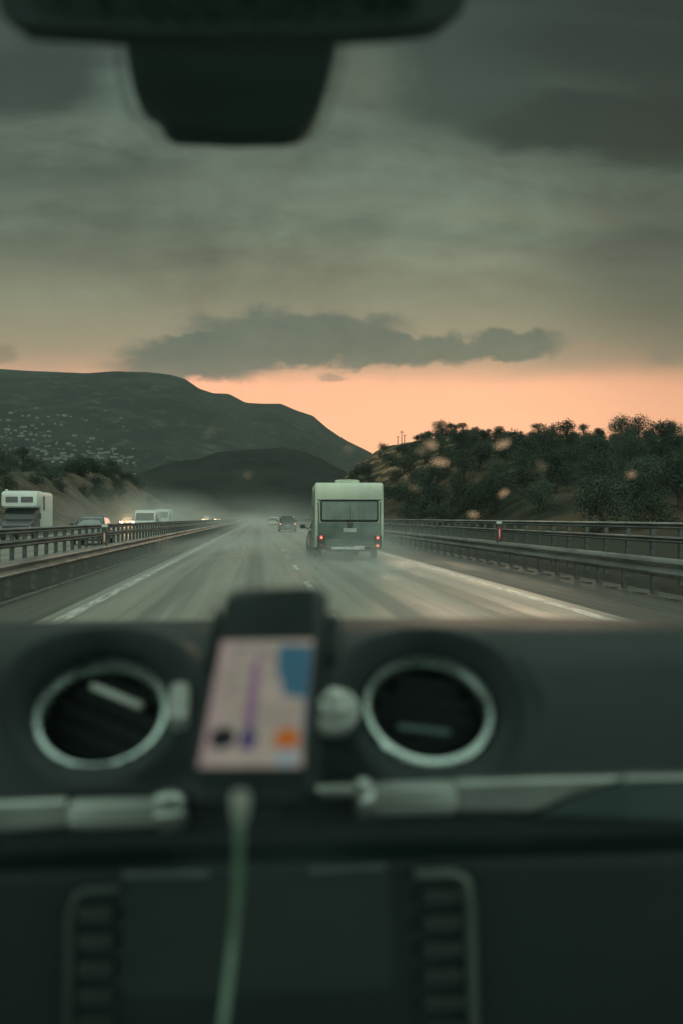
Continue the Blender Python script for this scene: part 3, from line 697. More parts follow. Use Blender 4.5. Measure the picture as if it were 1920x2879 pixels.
# --- oncoming motorhome at the left edge
mh = empty('motorhome', (-14.75, 63, 0), math.pi, label='white motorhome with overcab windows oncoming at the left edge', cat='motorhome')
w = 1.12
b = MB(); b.loft([sring(w,.45,3.0,-4.4,e=.14), sring(w,.42,3.05,-4.2,e=.14), sring(w,.42,3.05,-1.3,e=.14), sring(w*.99,.42,3.0,-1.15,e=.14)]); b.build('living_body', P_VAN, mh, smooth=True)
b = MB(); b.loft([sring(w,2.05,3.08,-1.2,e=.18), sring(w,2.02,3.08,-.4,e=.18), sring(w*.99,2.0,3.02,-.05,e=.2), sring(w*.95,2.1,2.85,.08,e=.25)]); oc = b.build('overcab', P_VAN, mh, smooth=True)
for x in (-.72, .20):
    f_ = MB().rbox((x+.25, .075, 2.52), (.74, .36, .05), .05, Matrix.Rotation(R(90), 3, 'X')).build('window', M_CHR, oc, smooth=True)
b = MB(); b.loft([sring(w*.9,.4,2.05,-1.2,e=.2), sring(w*.88,.4,2.0,-.4,e=.22), sring(w*.86,.4,1.25,.25,e=.25), sring(w*.84,.4,1.1,.8,e=.28), sring(w*.75,.45,.9,1.0,e=.3)]); b.build('cab', P_DARK, mh, smooth=True)
b = MB(); b.add([(-w*.8,.27,1.28), (w*.8,.27,1.28), (w*.78,-.33,1.97), (-w*.78,-.33,1.97)], [(0,1,2,3)]); o = b.build('windscreen', M_GLASS, mh); q = o.modifiers.new('s', 'SOLIDIFY'); q.thickness = .03; q.offset = 0
for s in (-1, 1):
    MB().rbox((s*w*.7, .93, .78), (.26, .1, .2), .03).build('headlight', M_HEADOFF, mh, smooth=True)
    MB().rbox((s*(w+.12), .1, 1.5), (.2, .12, .38), .04).build('wing_mirror', M_DARKPL, mh, smooth=True)
    MB().rbox((s*(w+.005), -1.7, 2.3), (.03, .55, .9), .01).build('door_window', M_CHR, mh)
    for yq in (-3.3, .25): wheel(mh, s*(w*.82), yq, .35)
MB().rbox((.9, -.5, 3.12), (.12, .3, .10), .03).build('roof_lamp', M_WHT, mh, smooth=True)

# ================================================================== OUR CAR'S CABIN (depths in metres ahead of the eye, heights relative to it)
cab = empty('car_cabin', (0, 0, 0), label='dark interior of the car the picture is taken from, with round vents', cat='car interior')
def E(x, y, z): return Vector((x, y, CZ+z))
M_DASH = mat('soft_dash_plastic', (.012,.028,.026,1), .5, var=.10, scale=5, bump=.25, bscale=420, spec=.42)
M_DASHL = mat('hard_dash_plastic', (.036,.058,.051,1), .6, var=.1, scale=5, bump=.15, bscale=500, spec=.3)
M_BLACK = mat('black_plastic', (.045,.068,.060,1), .55, var=.1, scale=10, spec=.3)
M_HOUS = mat('mirror_housing_plastic', (.15,.22,.20,1), .7, var=.06, scale=10, spec=.2)
M_SILVER = mat('brushed_silver_trim', (.46,.52,.46,1), .34, metal=.75, var=.08, scale=14)
M_RING = mat('satin_vent_ring', (.46,.56,.51,1), .27, metal=1.0, var=.06, scale=20)
M_TRIM2 = mat('dim_lit_trim', (.12,.18,.165,1), .35, metal=.5, var=.1)  # darker teal; the dimmer light is put into this colour
M_HEADL = mat('headliner_cloth', (.11,.12,.11,1), .95, scale=30, bump=.3, bscale=600)
M_VENT = mat('vent_black', (.016,.025,.022,1), .6, spec=.2)
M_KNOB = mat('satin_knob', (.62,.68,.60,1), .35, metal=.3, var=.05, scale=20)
VENTS = [Vector((-.1045, .680, -.1345)), Vector((.1135, .668, -.1325))]
# dashboard surface: a section swept across the car, with the vent hoods raised out of it
sec = [(1.34,-.165), (1.22,-.132), (1.08,-.112), (.95,-.0975), (.86,-.0905), (.80,-.0860), (.755,-.0850), (.725,-.0905), (.700,-.1005), (.675,-.1215), (.650,-.1445), (.630,-.163), (.6205,-.1685),
       (.6165,-.1710), (.6155,-.1900), (.6120,-.2010), (.6000,-.2060), (.5950,-.2110), (.5930,-.2350), (.5880,-.3100), (.5800,-.4200), (.5750,-.6200)]
fine = []
for i in range(len(sec)-1):
    p0, p1, p2, p3 = [Vector(sec[max(0, min(len(sec)-1, i+k))]) for k in (-1, 0, 1, 2)]
    n_ = max(2, int((p2-p1).length/.0035)) if i < 17 else 6
    n_ = min(n_, 14)
    for k in range(n_):
        t = k/n_; fine.append(.5*((2*p1)+(p2-p0)*t+(2*p0-5*p1+4*p2-p3)*t*t+(3*p1-p0-3*p2+p3)*t**3))
fine.append(Vector(sec[-1]))
nrm = Vector((0, -.69, .725))
xs = [-.76+1.52*i/500 for i in range(501)]
vs, fs = [], []
for x in xs:
    for q in fine:
        curve_ = .035*(x/.76)**2                          # the dashboard bows slightly in plan
        v = Vector((x, q.x-curve_*(q.x > .62), q.y-.010*ss((abs(x)-.25)/.4)*(1 if q.x > .7 else 0)))
        if -.24 < x < .26 and .60 < q.x < .80 and q.y > -.172:
            for c in VENTS:
                d = v-c; up = Vector((0, .725, .69)); rr = math.hypot(d.x, d.dot(up))
                if d.dot(nrm) > -.06:
                    v += nrm*(.020*math.exp(-((rr-.062)/.013)**2)*(.35+.65*ss((d.dot(up)+.05)/.07)))
                    if rr < .047: v -= nrm*.035*ss((.047-rr)/.008)
        vs.append(E(*v))
nf = len(fine)
for i in range(500):
    for j in range(nf-1): a = i*nf+j; fs.append((a, a+nf, a+nf+1, a+1))
dash = MB().add(vs, fs).build('dashboard', M_DASH, cab, smooth=True)
# round air vents
def frame_on(c, n=nrm, upv=Vector((0, .725, .69))):
    z = n.normalized(); x = upv.cross(z).normalized()*1; x = Vector((1, 0, 0)); y = z.cross(x).normalized(); x = y.cross(z)
    M = Matrix((x, y, z)).transposed().to_4x4(); M.translation = E(*c); return M
for i, c in enumerate(VENTS):
    Mv = frame_on(c)
    vt = MB().lathe([(.0465,.004), (.0385,.002), (.0375,-.028), (.020,-.036), (.0005,-.036)], Mv, 64).build('air_vent', M_VENT, cab, smooth=True)
    rg = MB(); rg.lathe([(.0368,-.002), (.0376,.0035), (.0400,.0066), (.0435,.0072), (.0466,.0048), (.0480,.000), (.0480,-.006)], Mv, 96).build('ring', M_RING, vt, smooth=True)
    ang, off = ((-27, .020), (-9, -.013))[i]
    Ms = Mv @ Matrix.Rotation(R(ang), 4, 'Z')
    for k in range(-2, 3):
        yq = k*.0145; hw = math.sqrt(max(.0001, .0368**2-yq*yq))
        sl_ = MB(); sl_.rbox((0, 0, 0), (2*hw, .0115, .0016), .0006, Matrix.Rotation(R(38), 3, 'X')); sl_.v = [tuple(Ms @ (Vector(v)+Vector((0, yq, -.009)))) for v in sl_.v]
        sl_.build('slat', M_VENT, vt)
    tb = MB(); tb.rbox((0, 0, 0), ((.042, .0050, .004) if i == 0 else (.036, .0045, .004)), .002); tb.v = [tuple(Ms @ (Vector(v)+Vector((-.002, off, -.002)))) for v in tb.v]; tb.build('slat_glint', M_KNOB if i == 0 else M_TRIM2, vt, smooth=True)  # pale strip standing in for the streak of light caught on a slat
# small knobs between the vents
Mk = frame_on((.0475, .640, -.1265))
kn = MB().lathe([(.0165,-.008), (.0165,.006), (.0120,.0065), (.0115,.012), (.009,.0165), (.005,.0185), (.0005,.019)], Mk, 48).build('knob', M_KNOB, cab, smooth=True)
MB().lathe([(.0165,.002), (.0185,.004), (.0195,.0), (.0195,-.006)], frame_on((.0475, .640, -.1285)), 48).build('collar', M_DASHL, kn, smooth=True)
Mk = frame_on((-.0500, .640, -.1235))
kb_ = MB(); kb_.rbox((0, 0, .006), (.0115, .028, .016), .005); kb_.v = [tuple(Mk @ Vector(v)) for v in kb_.v]; kb_.build('rocker_switch', M_KNOB, cab, smooth=True)
# silver trim strip with ribbed rollers
def ribbed(name, x0, x1, y, z, r):
    m_ = MB(); n_ = 40; secs = []
    k = 0
    prof = []
    for a in range(72):
        rr = r*(1+(.05 if a % 4 < 2 else -.04)); prof.append((rr*math.cos(R(a*5)), rr*math.sin(R(a*5))))
    for x, s in ((x0, .86), (x0+.002, 1), (x1-.002, 1), (x1, .86)): secs.append([E(x, y+a*s, z+b_*s) for a, b_ in prof])
    return m_.loft(secs).build(name, M_SILVER, cab, smooth=True)
YT = .607
def tx(px_): return ray(px_, VY).x*YT
def tz(py_): return -(py_-VY)/FPX*YT
ribbed('ribbed_roller', tx(200), tx(452), YT, tz(2274), .0082)
ribbed('ribbed_roller', tx(1042), tx(1276), YT, tz(2252), .0095)
MB().lathe([(.0005,.010), (.008,.009), (.0115,.005), (.0125,0), (.0115,-.008), (.0005,-.009)], Matrix.Translation(E(tx(482), YT, tz(2272))) @ Matrix.Rotation(R(80), 4, 'Y'), 32).build('roller_knob', M_SILVER, cab, smooth=True)
MB().lathe([(.0005,.006), (.010,.006), (.0125,.003), (.0125,-.003), (.010,-.005), (.0005,-.005)], Matrix.Translation(E(tx(1018), YT, tz(2248))) @ Matrix.Rotation(R(90), 4, 'Y'), 32).build('roller_knob', M_SILVER, cab, smooth=True)
def plate(name, poly, m, yq=.6, th=.012, tilt=0, bev=.003):
    mb = MB(); n = len(poly); f = [E(ray(a, VY).x*yq, yq+tilt*(b_-2270)/1000, tz_(b_, yq)) for a, b_ in poly]; bk = [v+Vector((0, th, 0)) for v in f]
    mb.add(f+bk, [tuple(range(n)), tuple(range(2*n-1, n-1, -1))]+[(i, n+i, n+(i+1) % n, (i+1) % n) for i in range(n)])
    return mb.build(name, m, cab, bevel=bev)
def tz_(py_, yq): return -(py_-VY)/FPX*yq
plate('trim_strip', [(-700,2250), (20,2240), (190,2236), (196,2312), (20,2322), (-700,2345)], M_SILVER)
plate('trim_strip', [(1280,2212), (1500,2208), (1760,2208), (1700,2230), (1600,2262), (1530,2292), (1490,2302), (1400,2300), (1284,2296)], M_SILVER)  # lit portion of the trim, cut as a brighter silver wedge
plate('trim_strip', [(1768,2208), (2600,2214), (2600,2400), (1500,2315), (1600,2268), (1712,2234)], M_TRIM2, yq=.604)  # same trim beyond the lit wedge, its dimness painted as darker teal
plate('trim_strip', [(1764,2207), (2600,2211), (2600,2224), (1750,2222)], M_SILVER, yq=.599)
plate('trim_strip', [(884,2218), (1000,2214), (1000,2250), (900,2246)], M_SILVER)
# lower console: display surround, chrome bars, button columns
plate('display_panel', [(335,2432), (1100,2432), (1120,3300), (300,3300)], M_DASHL, yq=.590, th=.03)
M_BAR = mat('dim_chrome_bar', (.16,.21,.21,1), .4, metal=.7)
M_EDGE2 = mat('dim_column_edge', (.06,.085,.07,1), .5)
plate('chrome_bar', [(345,2440), (590,2444), (590,2462), (345,2458)], M_BAR, yq=.586, th=.004, bev=.001)
plate('chrome_bar', [(870,2446), (1080,2438), (1080,2456), (870,2464)], M_BAR, yq=.586, th=.004, bev=.001)
M_BTN = mat('grey_console_button', (.038,.052,.045,1), .5, spec=.4); M_EDGE = mat('pale_column_edge', (.11,.15,.12,1), .4, metal=.3)
for s, (x0, x1, yt_, sl_) in enumerate([(198, 334, 2488, 0), (1166, 1312, 2468, 28)]):
    yq = .584; fr_ = []
    if s == 0: pth = [(x0-6, 3200), (x0-2, 2560), (x0+16, yt_+12), (x0+40, yt_), (x1, yt_-6)]
    else: pth = [(x0, yt_), (x1-40, yt_), (x1-6, yt_+18), (x1+8, yt_+90), (x1+28, 3300)]
    col_ = MB(); col_.tube([E(ray(a, VY).x*yq, yq, tz_(b_, yq)) for a, b_ in pth], [.0022 if s == 0 else .0034]*5, 10)
    fo = col_.build('button_column', M_EDGE2 if s == 0 else M_EDGE, cab, smooth=True)
    for k in range(6):
        yb = yt_+38+k*76; a0 = x0+22; a1 = x1-18+(k*4 if s else 0)
        mb = MB(); cxp, cyp = (a0+a1)/2, yb+26
        mb.rbox(E(ray(cxp, VY).x*yq, yq+.002, tz_(cyp, yq)), ((a1-a0)/FPX*yq, .0095, .007), .003, Matrix.Rotation(R(90), 3, 'X') @ Matrix.Rotation(0, 3, 'X'))
        mb.build('button', M_BTN, fo, smooth=True)
# windscreen, its black border, wipers
WS0, WS1 = (1.31, -.140), (.60, .345)
def ws(x, t): return E(x, WS0[0]+(WS1[0]-WS0[0])*t-.10*(x/.7)**2*(1-.3*t), WS0[1]+(WS1[1]-WS0[1])*t+.012*math.sin(math.pi*t))
def ws_at(px_, py_, off=0):                               # where a sight line meets the glass
    lo, hi = 0., 1.; d = ray(px_, py_)
    for _ in range(30):
        t = (lo+hi)/2; p = ws(0, t); x = d.x*p.y; p = ws(x, t)
        if (p.z-CZ)/p.y < d.z: lo = t
        else: hi = t
    p = ws(x, (lo+hi)/2); return Vector((d.x*p.y, p.y, p.z)), (lo+hi)/2
m_, n_, b_ = newmat('windscreen_glass')
n_.n.remove(b_); tr = n_.n.new('ShaderNodeBsdfTransparent'); tr.inputs[0].default_value = (.93,.95,.93,1)
gl = n_.n.new('ShaderNodeBsdfGlossy'); gl.inputs['Roughness'].default_value = .02; gl.inputs[0].default_value = (.9,.95,.92,1)
fz = n_.n.new('ShaderNodeLayerWeight'); ms = n_.n.new('ShaderNodeMixShader')
n_.val(ms.inputs[0], n_.m('ADD', .03, n_.m('MULTIPLY', n_.m('POWER', fz.outputs[1], 5), .8))); n_.l.new(tr.outputs[0], ms.inputs[1]); n_.l.new(gl.outputs[0], ms.inputs[2])
n_.l.new(ms.outputs[0], n_.n['Material Output'].inputs[0]); M_WS = m_
vs, fs = [], []
for i in range(41):
    for j in range(21): vs.append(ws(-.70+1.4*i/40, j/20))
for i in range(40):
    for j in range(20): a = i*21+j; fs.append((a, a+21, a+22, a+1))
MB().add(vs, fs).build('windscreen', M_WS, cab, smooth=True)
# rear-view mirror and the sensor housing behind it
def poly3(pts, yq): return [E(ray(a, VY).x*yq, yq, (VY-b_)/FPX*yq) for a, b_ in pts]
def solid(name, pts, yq, th, m, slope=0, parent=cab, bev=.004, grow=1.0):
    cy_ = sum(b_ for a, b_ in pts)/len(pts)
    f = [poly3([q], yq+slope*(cy_-q[1])/FPX*yq)[0] for q in pts]
    c = sum(f, Vector())/len(f); bk = [c+(v-c)*grow+Vector((0, th, 0)) for v in f]; n = len(f)
    return MB().add(f+bk, [tuple(range(n)), tuple(range(2*n-1, n-1, -1))]+[(i, n+i, n+(i+1) % n, (i+1) % n) for i in range(n)]).build(name, m, parent, bevel=bev)
hs = [(344,90), (350,150), (360,210), (374,268), (392,296), (416,306), (432,320), (446,344), (460,360), (484,370), (640,373), (800,366), (848,356), (878,334), (904,290), (926,220), (944,150), (956,80), (948,-120), (352,-120)]
solid('sensor_housing', hs, .665, .035, M_HOUS, slope=-.5, grow=.97)
mrp = [(-14,60), (0,88), (24,100), (200,104), (352,106), (640,98), (960,80), (1150,60), (1235,48), (1290,32), (1312,6), (1325,-120), (1300,-190), (0,-200), (-24,-60)]
mrp = [(a, b_-7 if b_ > 0 else b_) for a, b_ in mrp]
rm = solid('rear_view_mirror', mrp, .50, .022, M_HOUS, grow=.93)
M_MIR = mat('dimmed_mirror', (.22,.40,.30,1), .30, metal=.9, var=.2, scale=60)
gp = [(120,64), (300,72), (620,72), (960,52), (1150,30), (1180,-60), (1170,-165), (40,-170), (60,-60)]
solid('mirror_glass', gp, .4985, .001, M_MIR, parent=rm, bev=0)
MB().tube([E(-.01, .51, .28), E(-.01, .56, .30), E(-.01, .62, .315)], [.012,.010,.014], 12).build('mirror_stem', M_BLACK, rm, smooth=True)
# printed dotted border of the glass round the housing
m_, n_, b_ = newmat('frit_print'); tr = n_.n.new('ShaderNodeBsdfTransparent'); mxs = n_.n.new('ShaderNodeMixShader'); mxs.inputs[0].default_value = .26
b_.inputs['Base Color'].default_value = (.02,.024,.022,1); b_.inputs['Roughness'].default_value = .5
n_.l.new(tr.outputs[0], mxs.inputs[1]); n_.l.new(b_.outputs[0], mxs.inputs[2]); n_.l.new(mxs.outputs[0], n_.n['Material Output'].inputs[0]); M_FRIT = m_
def around(pts, cx_, cy_, g): return [(a+(24 if a > cx_ else -24)*g*min(1, abs(a-cx_)/150), b_+24*g*(1 if b_ > 200 else (b_-60)/140 if b_ > 60 else 0)) for a, b_ in pts]
A_ = hs[:18]; B_ = around(A_, 650, 200, 1.1)
q3 = [ws_at(a, b_)[0]+Vector((0, -.004, -.004)) for a, b_ in A_]+[ws_at(a, b_)[0]+Vector((0, -.004, -.004)) for a, b_ in B_]
n = len(A_); MB().add(q3, [(i, i+1, n+i+1, n+i) for i in range(n-1)]).build('glass_border', M_FRIT, cab)
# pillars, roof, doors, floor and tailgate: what encloses the cabin
for s in (-1, 1):
    MB().tube([ws(s*.735, -.02), ws(s*.73, .5), ws(s*.70, 1.03)], [.045,.035,.035], 10).build('pillar', M_HEADL, cab, smooth=True)
    m2 = MB(); m2.rbox(E(s*.78, -.25, -.62), (.06, 3.1, .72), .02); m2.build('door_panel', M_DASHL, cab)
    m2 = MB(); m2.tube([E(s*.76, -.25, -.27), E(s*.72, -.30, .34)], .04, 8); m2.build('pillar', M_HEADL, cab, smooth=True)
    m2 = MB(); m2.tube([E(s*.76, -1.70, -.27), E(s*.70, -1.55, .34)], .05, 8); m2.build('pillar', M_HEADL, cab, smooth=True)
MB().rbox(E(0, -.55, .385), (1.44, 2.34, .04), .08).build('roof', M_HEADL, cab, smooth=True)
MB().rbox(E(0, -.35, -.97), (1.60, 3.2, .04), .05).build('floor', M_BLACK, cab)
MB().rbox(E(0, -1.86, -.60), (1.54, .06, .76), .03).build('tailgate', M_DASHL, cab)

# ================================================================== PHONE, HOLDER, CABLE
rr_ = [ray(*q) for q in ((621,1793), (894,1793), (857,2177), (545,2161))]
sol = Matrix((rr_[0], -rr_[1], rr_[2])).transposed().inverted() @ rr_[3]       # TL - TR + BR = BL: the four corners lie on one flat panel
dep = [sol[0], sol[1], sol[2], 1.0]; k_ = .452/1.0
TL, TR, BR, BL = [Vector((0, 0, CZ))+rr_[i]*dep[i]*k_ for i in range(4)]
print('phone depths', dep, (TR-TL).length, (TL-BL).length, (TR-TL).normalized().dot((TL-BL).normalized()))
ctr = (TL+TR+BR+BL)/4; xv, yv = ((TR-TL)+(BR-BL)).normalized(), ((TL-BL)+(TR-BR)).normalized()
za = xv.cross(yv).normalized(); e_ = (xv+yv).normalized(); f_ = za.cross(e_)
xa = (e_-f_).normalized(); ya = (e_+f_).normalized()
A1, A2, A3, A4 = pt(621,1793,.512), pt(894,1793,.512), pt(857,2177,.449), pt(545,2161,.449)
xb = ((A2-A1)+(A3-A4)).normalized(); yb_ = ((A1-A4)+(A2-A3)); yb_ = (yb_-xb*yb_.dot(xb)).normalized()
MIXP = .45
xa = (xa*MIXP+xb*(1-MIXP)).normalized(); ya = ya*MIXP+yb_*(1-MIXP); ya = (ya-xa*ya.dot(xa)).normalized(); za = xa.cross(ya)
ctr = ctr*MIXP+(A1+A2+A3+A4)/4*(1-MIXP)
sw, sh = .0468, .0770
print('screen', sw, sh)
MP = Matrix((xa, ya, za)).transposed().to_4x4(); MP.translation = ctr
def onphone(mb, name, m, parent, smooth=False):
    o = mb.build(name, m, parent, smooth=smooth); return o
ph = empty('phone', (0, 0, 0), label='black phone showing a map route, clipped upright before the dashboard', cat='phone'); ph.matrix_world = MP
M_PHB = mat('phone_black', (.034,.052,.047,1), .35, var=.05, spec=.35)
MB().rbox((0.0010, .0125, -.0046), (sw+.0090, sh+.0565, .0085), .009).build('body', M_PHB, ph, smooth=True)
def em(name, c=None, k=.78): 
    m, n, b = newmat(name); b.inputs['Base Color'].default_value = (.01,.01,.01,1); b.inputs['Roughness'].default_value = .3; b.inputs['Specular IOR Level'].default_value = .2
    b.inputs['Emission Strength'].default_value = k; return m, n, b
m_, n_, b_ = em('map_background'); co = n_.coord(); f = n_.noise(co, 45, 4); x_, y_, z_ = n_.sep(co)
cc = n_.mix(n_.sm(f, .35, .65), lin(150,142,130), lin(136,134,118)); cc = n_.mix(n_.sm(x_, -.012, -.026), cc, lin(148,132,130)); n_.val(b_.inputs['Emission Color'], cc)
scn = MB().box((0, 0, .0001), (sw, sh, .0012)).build('screen', m_, ph)
def flat(name, poly, col_, z=.0010, k=.76):
    m, n, b = em(name+'_colour', 0, k); b.inputs['Emission Color'].default_value = lin(*col_)
    MB().prism(poly, Matrix.Translation((0, 0, z)), .0004).build(name, m, scn)
def sp(u, v): return (-sw/2+u*sw, sh/2-v*sh)             # 0..1 across and down the screen
flat('map_water', [sp(.66,.05), sp(.97,.06), sp(.985,.50), sp(.74,.47), sp(.72,.38), sp(.66,.30), sp(.63,.14)], (52,92,108))
flat('map_water', [sp(.975,.06), sp(.998,.06), sp(.998,.90), sp(.975,.90)], (58,88,104))
flat('map_route', [sp(.375,.17), sp(.455,.17), sp(.475,.40), sp(.505,.72), sp(.375,.72), sp(.37,.45)], (116,94,116))
flat('map_road', [sp(.36,.05), sp(.50,.10), sp(.60,.16), sp(.585,.19), sp(.47,.14), sp(.36,.09)], (124,114,108), .0009)
for q in ([(.05,.30), (.36,.26), (.36,.275), (.05,.317)], [(.48,.33), (.64,.36), (.64,.373), (.48,.345)], [(.05,.52), (.37,.56), (.37,.573), (.05,.535)], [(.52,.60), (.97,.56), (.97,.572), (.52,.615)], [(.20,.10), (.225,.10), (.25,.70), (.23,.70)]):
    flat('map_road', [sp(*k) for k in q], (128,122,110), .0008)
for q in ([(.10,.42), (.30,.42), (.30,.45), (.10,.45)], [(.60,.66), (.90,.66), (.90,.69), (.60,.69)], [(.56,.24), (.63,.24), (.63,.27), (.56,.27)]):
    flat('map_smudge', [sp(*k) for k in q], (132,120,116), .0009)
def disc(cu_, cv_, r, n=20): a, b = sp(cu_, cv_); return [(a+r*math.cos(2*math.pi*i/n), b+r*math.sin(2*math.pi*i/n)) for i in range(n)]
flat('map_button', disc(.19, .80, .0062), (26,32,34)); flat('map_button', disc(.83, .81, .0060), (160,92,36))
flat('position_arrow', [sp(.44,.70), sp(.535,.80), sp(.50,.90), sp(.43,.88), sp(.37,.90), sp(.37,.78)], (58,54,92), .0014)
flat('map_corner', disc(.84, .94, .005), (128,146,148)); flat('map_label', [sp(.14,.06), sp(.32,.06), sp(.32,.10), sp(.14,.10)], (120,116,110))
Mh = Matrix.Translation((0.0015, -sh/2-.0085, .0)) 
MB().lathe([(.0056,.0003), (.0052,-.0002), (.0005,-.0006)], Mh, 32).build('home_button', mat('home_button', (.03,.036,.034,1), .4), ph, smooth=True)
MB().rbox((.002, sh/2+.013, .0001), (.012, .0018, .0006), .0008).build('earpiece', M_DARKPL, ph)
# holder: clamp jaws, back plate, arm down to the dashboard
hd = empty('phone_holder', (0, 0, 0), label='black clamp holding the phone, its arm fixed to the dashboard', cat='phone holder'); hd.matrix_world = MP
b = MB(); b.rbox((.003, .040, -.0135), (.060, .056, .008), .012); b.build('back_plate', M_BLACK, hd, smooth=True)
b = MB(); b.rbox((.0325, .046, -.0080), (.0060, .030, .012), .003); b.build('clamp_jaw', M_BLACK, hd, smooth=True)
b = MB(); b.rbox((-.0298, .045, -.0075), (.003, .040, .012), .0014); b.build('clamp_jaw', M_BLACK, hd, smooth=True)
inv = MP.inverted(); dsp = inv @ E(-.005, .63, -.165)
b = MB(); b.tube([(0, -.005, -.018), (0, -.02, -.045), tuple(dsp)], [.014, .012, .016], 14); b.build('arm', M_BLACK, hd, smooth=True)
# charging cable
M_CABLE = mat('pale_cable', (.27,.41,.30,1), .5, var=.15, scale=60); M_PLUG = mat('white_plug', (.55,.62,.52,1), .45)
cb = empty('charging_cable', (0, 0, 0), label='pale green white charging cable hanging from the phone to the console', cat='cable')
p0 = MP @ Vector((-.0005, -sh/2-.021, -.004))
pts_ = [pt(675,2282,.436), pt(674,2340,.440), pt(672,2420,.452), pt(668,2520,.468), pt(657,2640,.49), pt(643,2760,.492), pt(628,2879,.492), pt(606,3020,.49), pt(590,3150,.485)]
sm_ = []
for i in range(len(pts_)-1):
    a, b1, c1, d1 = [pts_[max(0, min(len(pts_)-1, i+k))] for k in (-1, 0, 1, 2)]
    for k in range(5): t = k/5; sm_.append(.5*((2*b1)+(c1-a)*t+(2*a-5*b1+4*c1-d1)*t*t+(3*b1-a-3*c1+d1)*t**3))
sm_.append(pts_[-1])
MB().tube(sm_, .0021, 12).build('cord', M_CABLE, cb, smooth=True)
pl = MB(); pl.tube([pt(677,2226,.432), pt(677,2240,.432), pt(676,2275,.434), pt(675,2310,.438)], [.0034,.0044,.0042,.0028], 14); pl.build('plug', M_PLUG, cb, smooth=True)

# ================================================================== RAINDROPS ON THE WINDSCREEN
m_, n_, b_ = newmat('water'); b_.inputs['Transmission Weight'].default_value = 1; b_.inputs['IOR'].default_value = 1.15; b_.inputs['Roughness'].default_value = .55; b_.inputs['Base Color'].default_value = (1,.80,.62,1); M_WATER = m_
tr = n_.n.new('ShaderNodeBsdfTransparent'); mxs = n_.n.new('ShaderNodeMixShader'); mxs.inputs[0].default_value = .12
n_.l.new(tr.outputs[0], mxs.inputs[1]); n_.l.new(b_.outputs[0], mxs.inputs[2]); n_.l.new(mxs.outputs[0], n_.n['Material Output'].inputs[0])
drops = [(1212,1250,13,'elongated orange raindrop blur high on the hill slope, topmost of the cluster'), (1236,1300,15,'large orange raindrop blur just below the topmost of the cluster'), (1185,1268,11,'orange raindrop blur at the left end of the cluster'),
         (1412,1250,13,'round orange raindrop blur over the left part of the wood'), (1522,1310,11,'orange raindrop blur in the middle of the wood'), (1415,1388,9,'dim raindrop blur low in the wood above the reflector'),
         (1330,1448,10,'pale raindrop blur at the right guardrail top'), (1165,1372,10,'dull orange raindrop blur beside the caravan roof'), (980,1262,11,'orange raindrop blur on the mountain edge above the caravan'),
         (592,1215,11,'faint raindrop blur in the middle of the mountain'), (697,1338,10,'faint raindrop blur on the low dark hill'), (1775,1335,9,'faint raindrop blur at the right of the wood'), (465,1530,17,'dark raindrop smear over the left barrier')]
for (a, b1, r, lab) in drops:
    p, t = ws_at(a, b1); rr = r/FPX*p.y*1.5
    nv = (ws(p.x, t+.02)-ws(p.x, t-.02)).cross(Vector((1, 0, 0))).normalized()
    if nv.y < 0: nv = -nv
    z = nv; x = Vector((1, 0, 0)); y = z.cross(x).normalized(); M = Matrix((x, y, z)).transposed().to_4x4(); M.translation = p+nv*.0005
    M = M @ Matrix.Rotation(a*.37, 4, 'Z') @ Matrix.Diagonal((1.0+.35*math.sin(a), 1.0-.25*math.sin(a), 1, 1))
    o = MB().lathe([(rr*.999,0), (rr*.9,rr*.16), (rr*.65,rr*.30), (rr*.3,rr*.38), (rr*.01,rr*.40)], M, 20).add([M @ Vector((rr*.999*math.cos(2*math.pi*k/20), rr*.999*math.sin(2*math.pi*k/20), 0)) for k in range(20)], [tuple(range(20))]).build('raindrop', M_WATER, None, smooth=True)
    tag(o, lab, 'raindrop', 'raindrops on the windscreen')

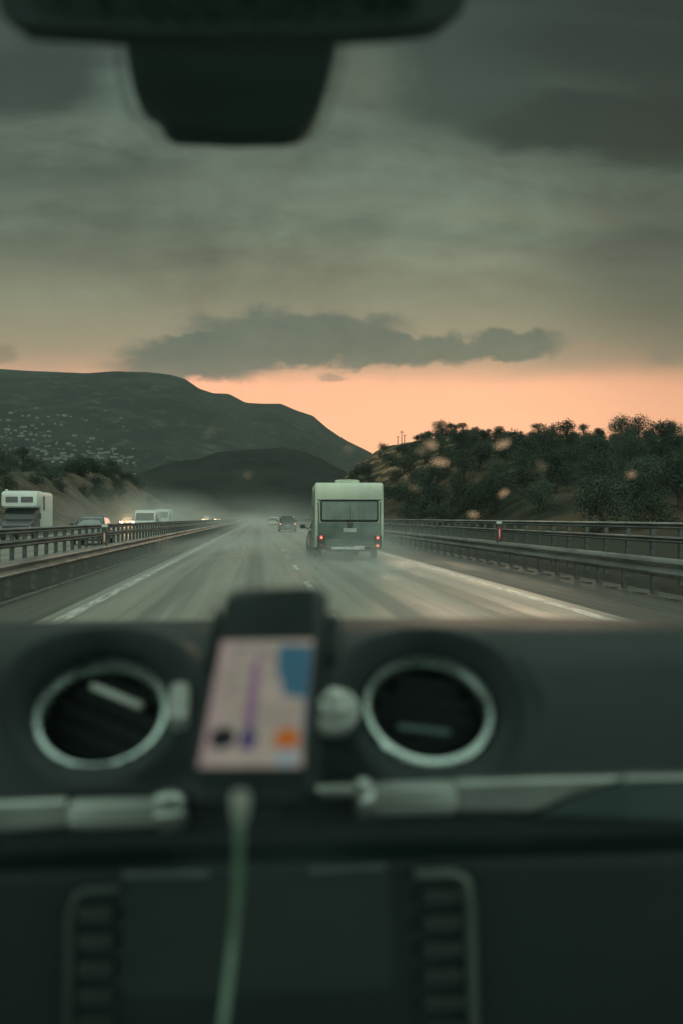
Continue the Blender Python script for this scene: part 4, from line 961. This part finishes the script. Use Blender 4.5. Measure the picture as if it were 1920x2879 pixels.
# ================================================================== AIR: haze, spray
def vol(name, density_node=None, dens=.00016, col_=(.80,.86,.80,1), an=.3):
    m = bpy.data.materials.new(name); m.use_nodes = True; nt = m.node_tree; nt.nodes.clear(); n = NT(nt)
    pvn = nt.nodes.new('ShaderNodeVolumePrincipled'); out = nt.nodes.new('ShaderNodeOutputMaterial'); n.l.new(pvn.outputs[0], out.inputs['Volume'])
    pvn.inputs['Color'].default_value = col_; pvn.inputs['Density'].default_value = dens; pvn.inputs['Anisotropy'].default_value = an
    return m, n, pvn
mh_, _, _ = vol('haze_air', dens=.000063)
hz = MB().box((0, 1690, 290), (6800, 3580, 600)).build('haze', mh_); tag(hz, kind='stuff')
def spray(name, c, d, dens, seed, cellz=1.0):
    m, n, pvn = vol('spray_'+name, col_=(.86,.9,.84,1))
    co = n.coord(); x, y, z = n.sep(co)
    r = n.m('SQRT', n.m('ADD', n.m('ADD', n.m('POWER', n.m('ABSOLUTE', x), 2), n.m('POWER', n.m('ABSOLUTE', y), 2)), n.m('POWER', n.m('ABSOLUTE', z), 2)))
    e = n.sm(r, 1.0, .1)
    f = n.noise(n.comb(n.m('MULTIPLY', x, 1.5), n.m('MULTIPLY', y, 3), n.m('ADD', z, seed)), 1.6, 3)
    k = n.m('MULTIPLY', n.m('MULTIPLY', e, n.sm(f, .2, .8)), dens*2)
    n.val(pvn.inputs['Density'], k)
    o = MB().lathe([(math.sin(R(a)), -math.cos(R(a))) for a in range(1, 180, 12)]+[(.01, 1)], Matrix(), 24, True).build('road_spray', m, smooth=True)
    o.location = c; o.scale = d; tag(o, kind='stuff'); return o
spray('a', (2.9, 31, .1), (2.4, 9, 1.3), .11, 1)
spray('b', (2.9, 24, .0), (3.2, 12, .8), .05, 2)
spray('c', (0, 150, .0), (10, 130, 2.6), .013, 3)
spray('d', (-11, 125, .5), (9, 85, 5), .022, 4)
spray('e', (0, 400, .0), (50, 300, 12), .0020, 5)
spray('f', (5, 62, .0), (7.5, 40, 2.0), .022, 6)
spray('g', (-1, 40, .0), (5.5, 40, .8), .038, 7)
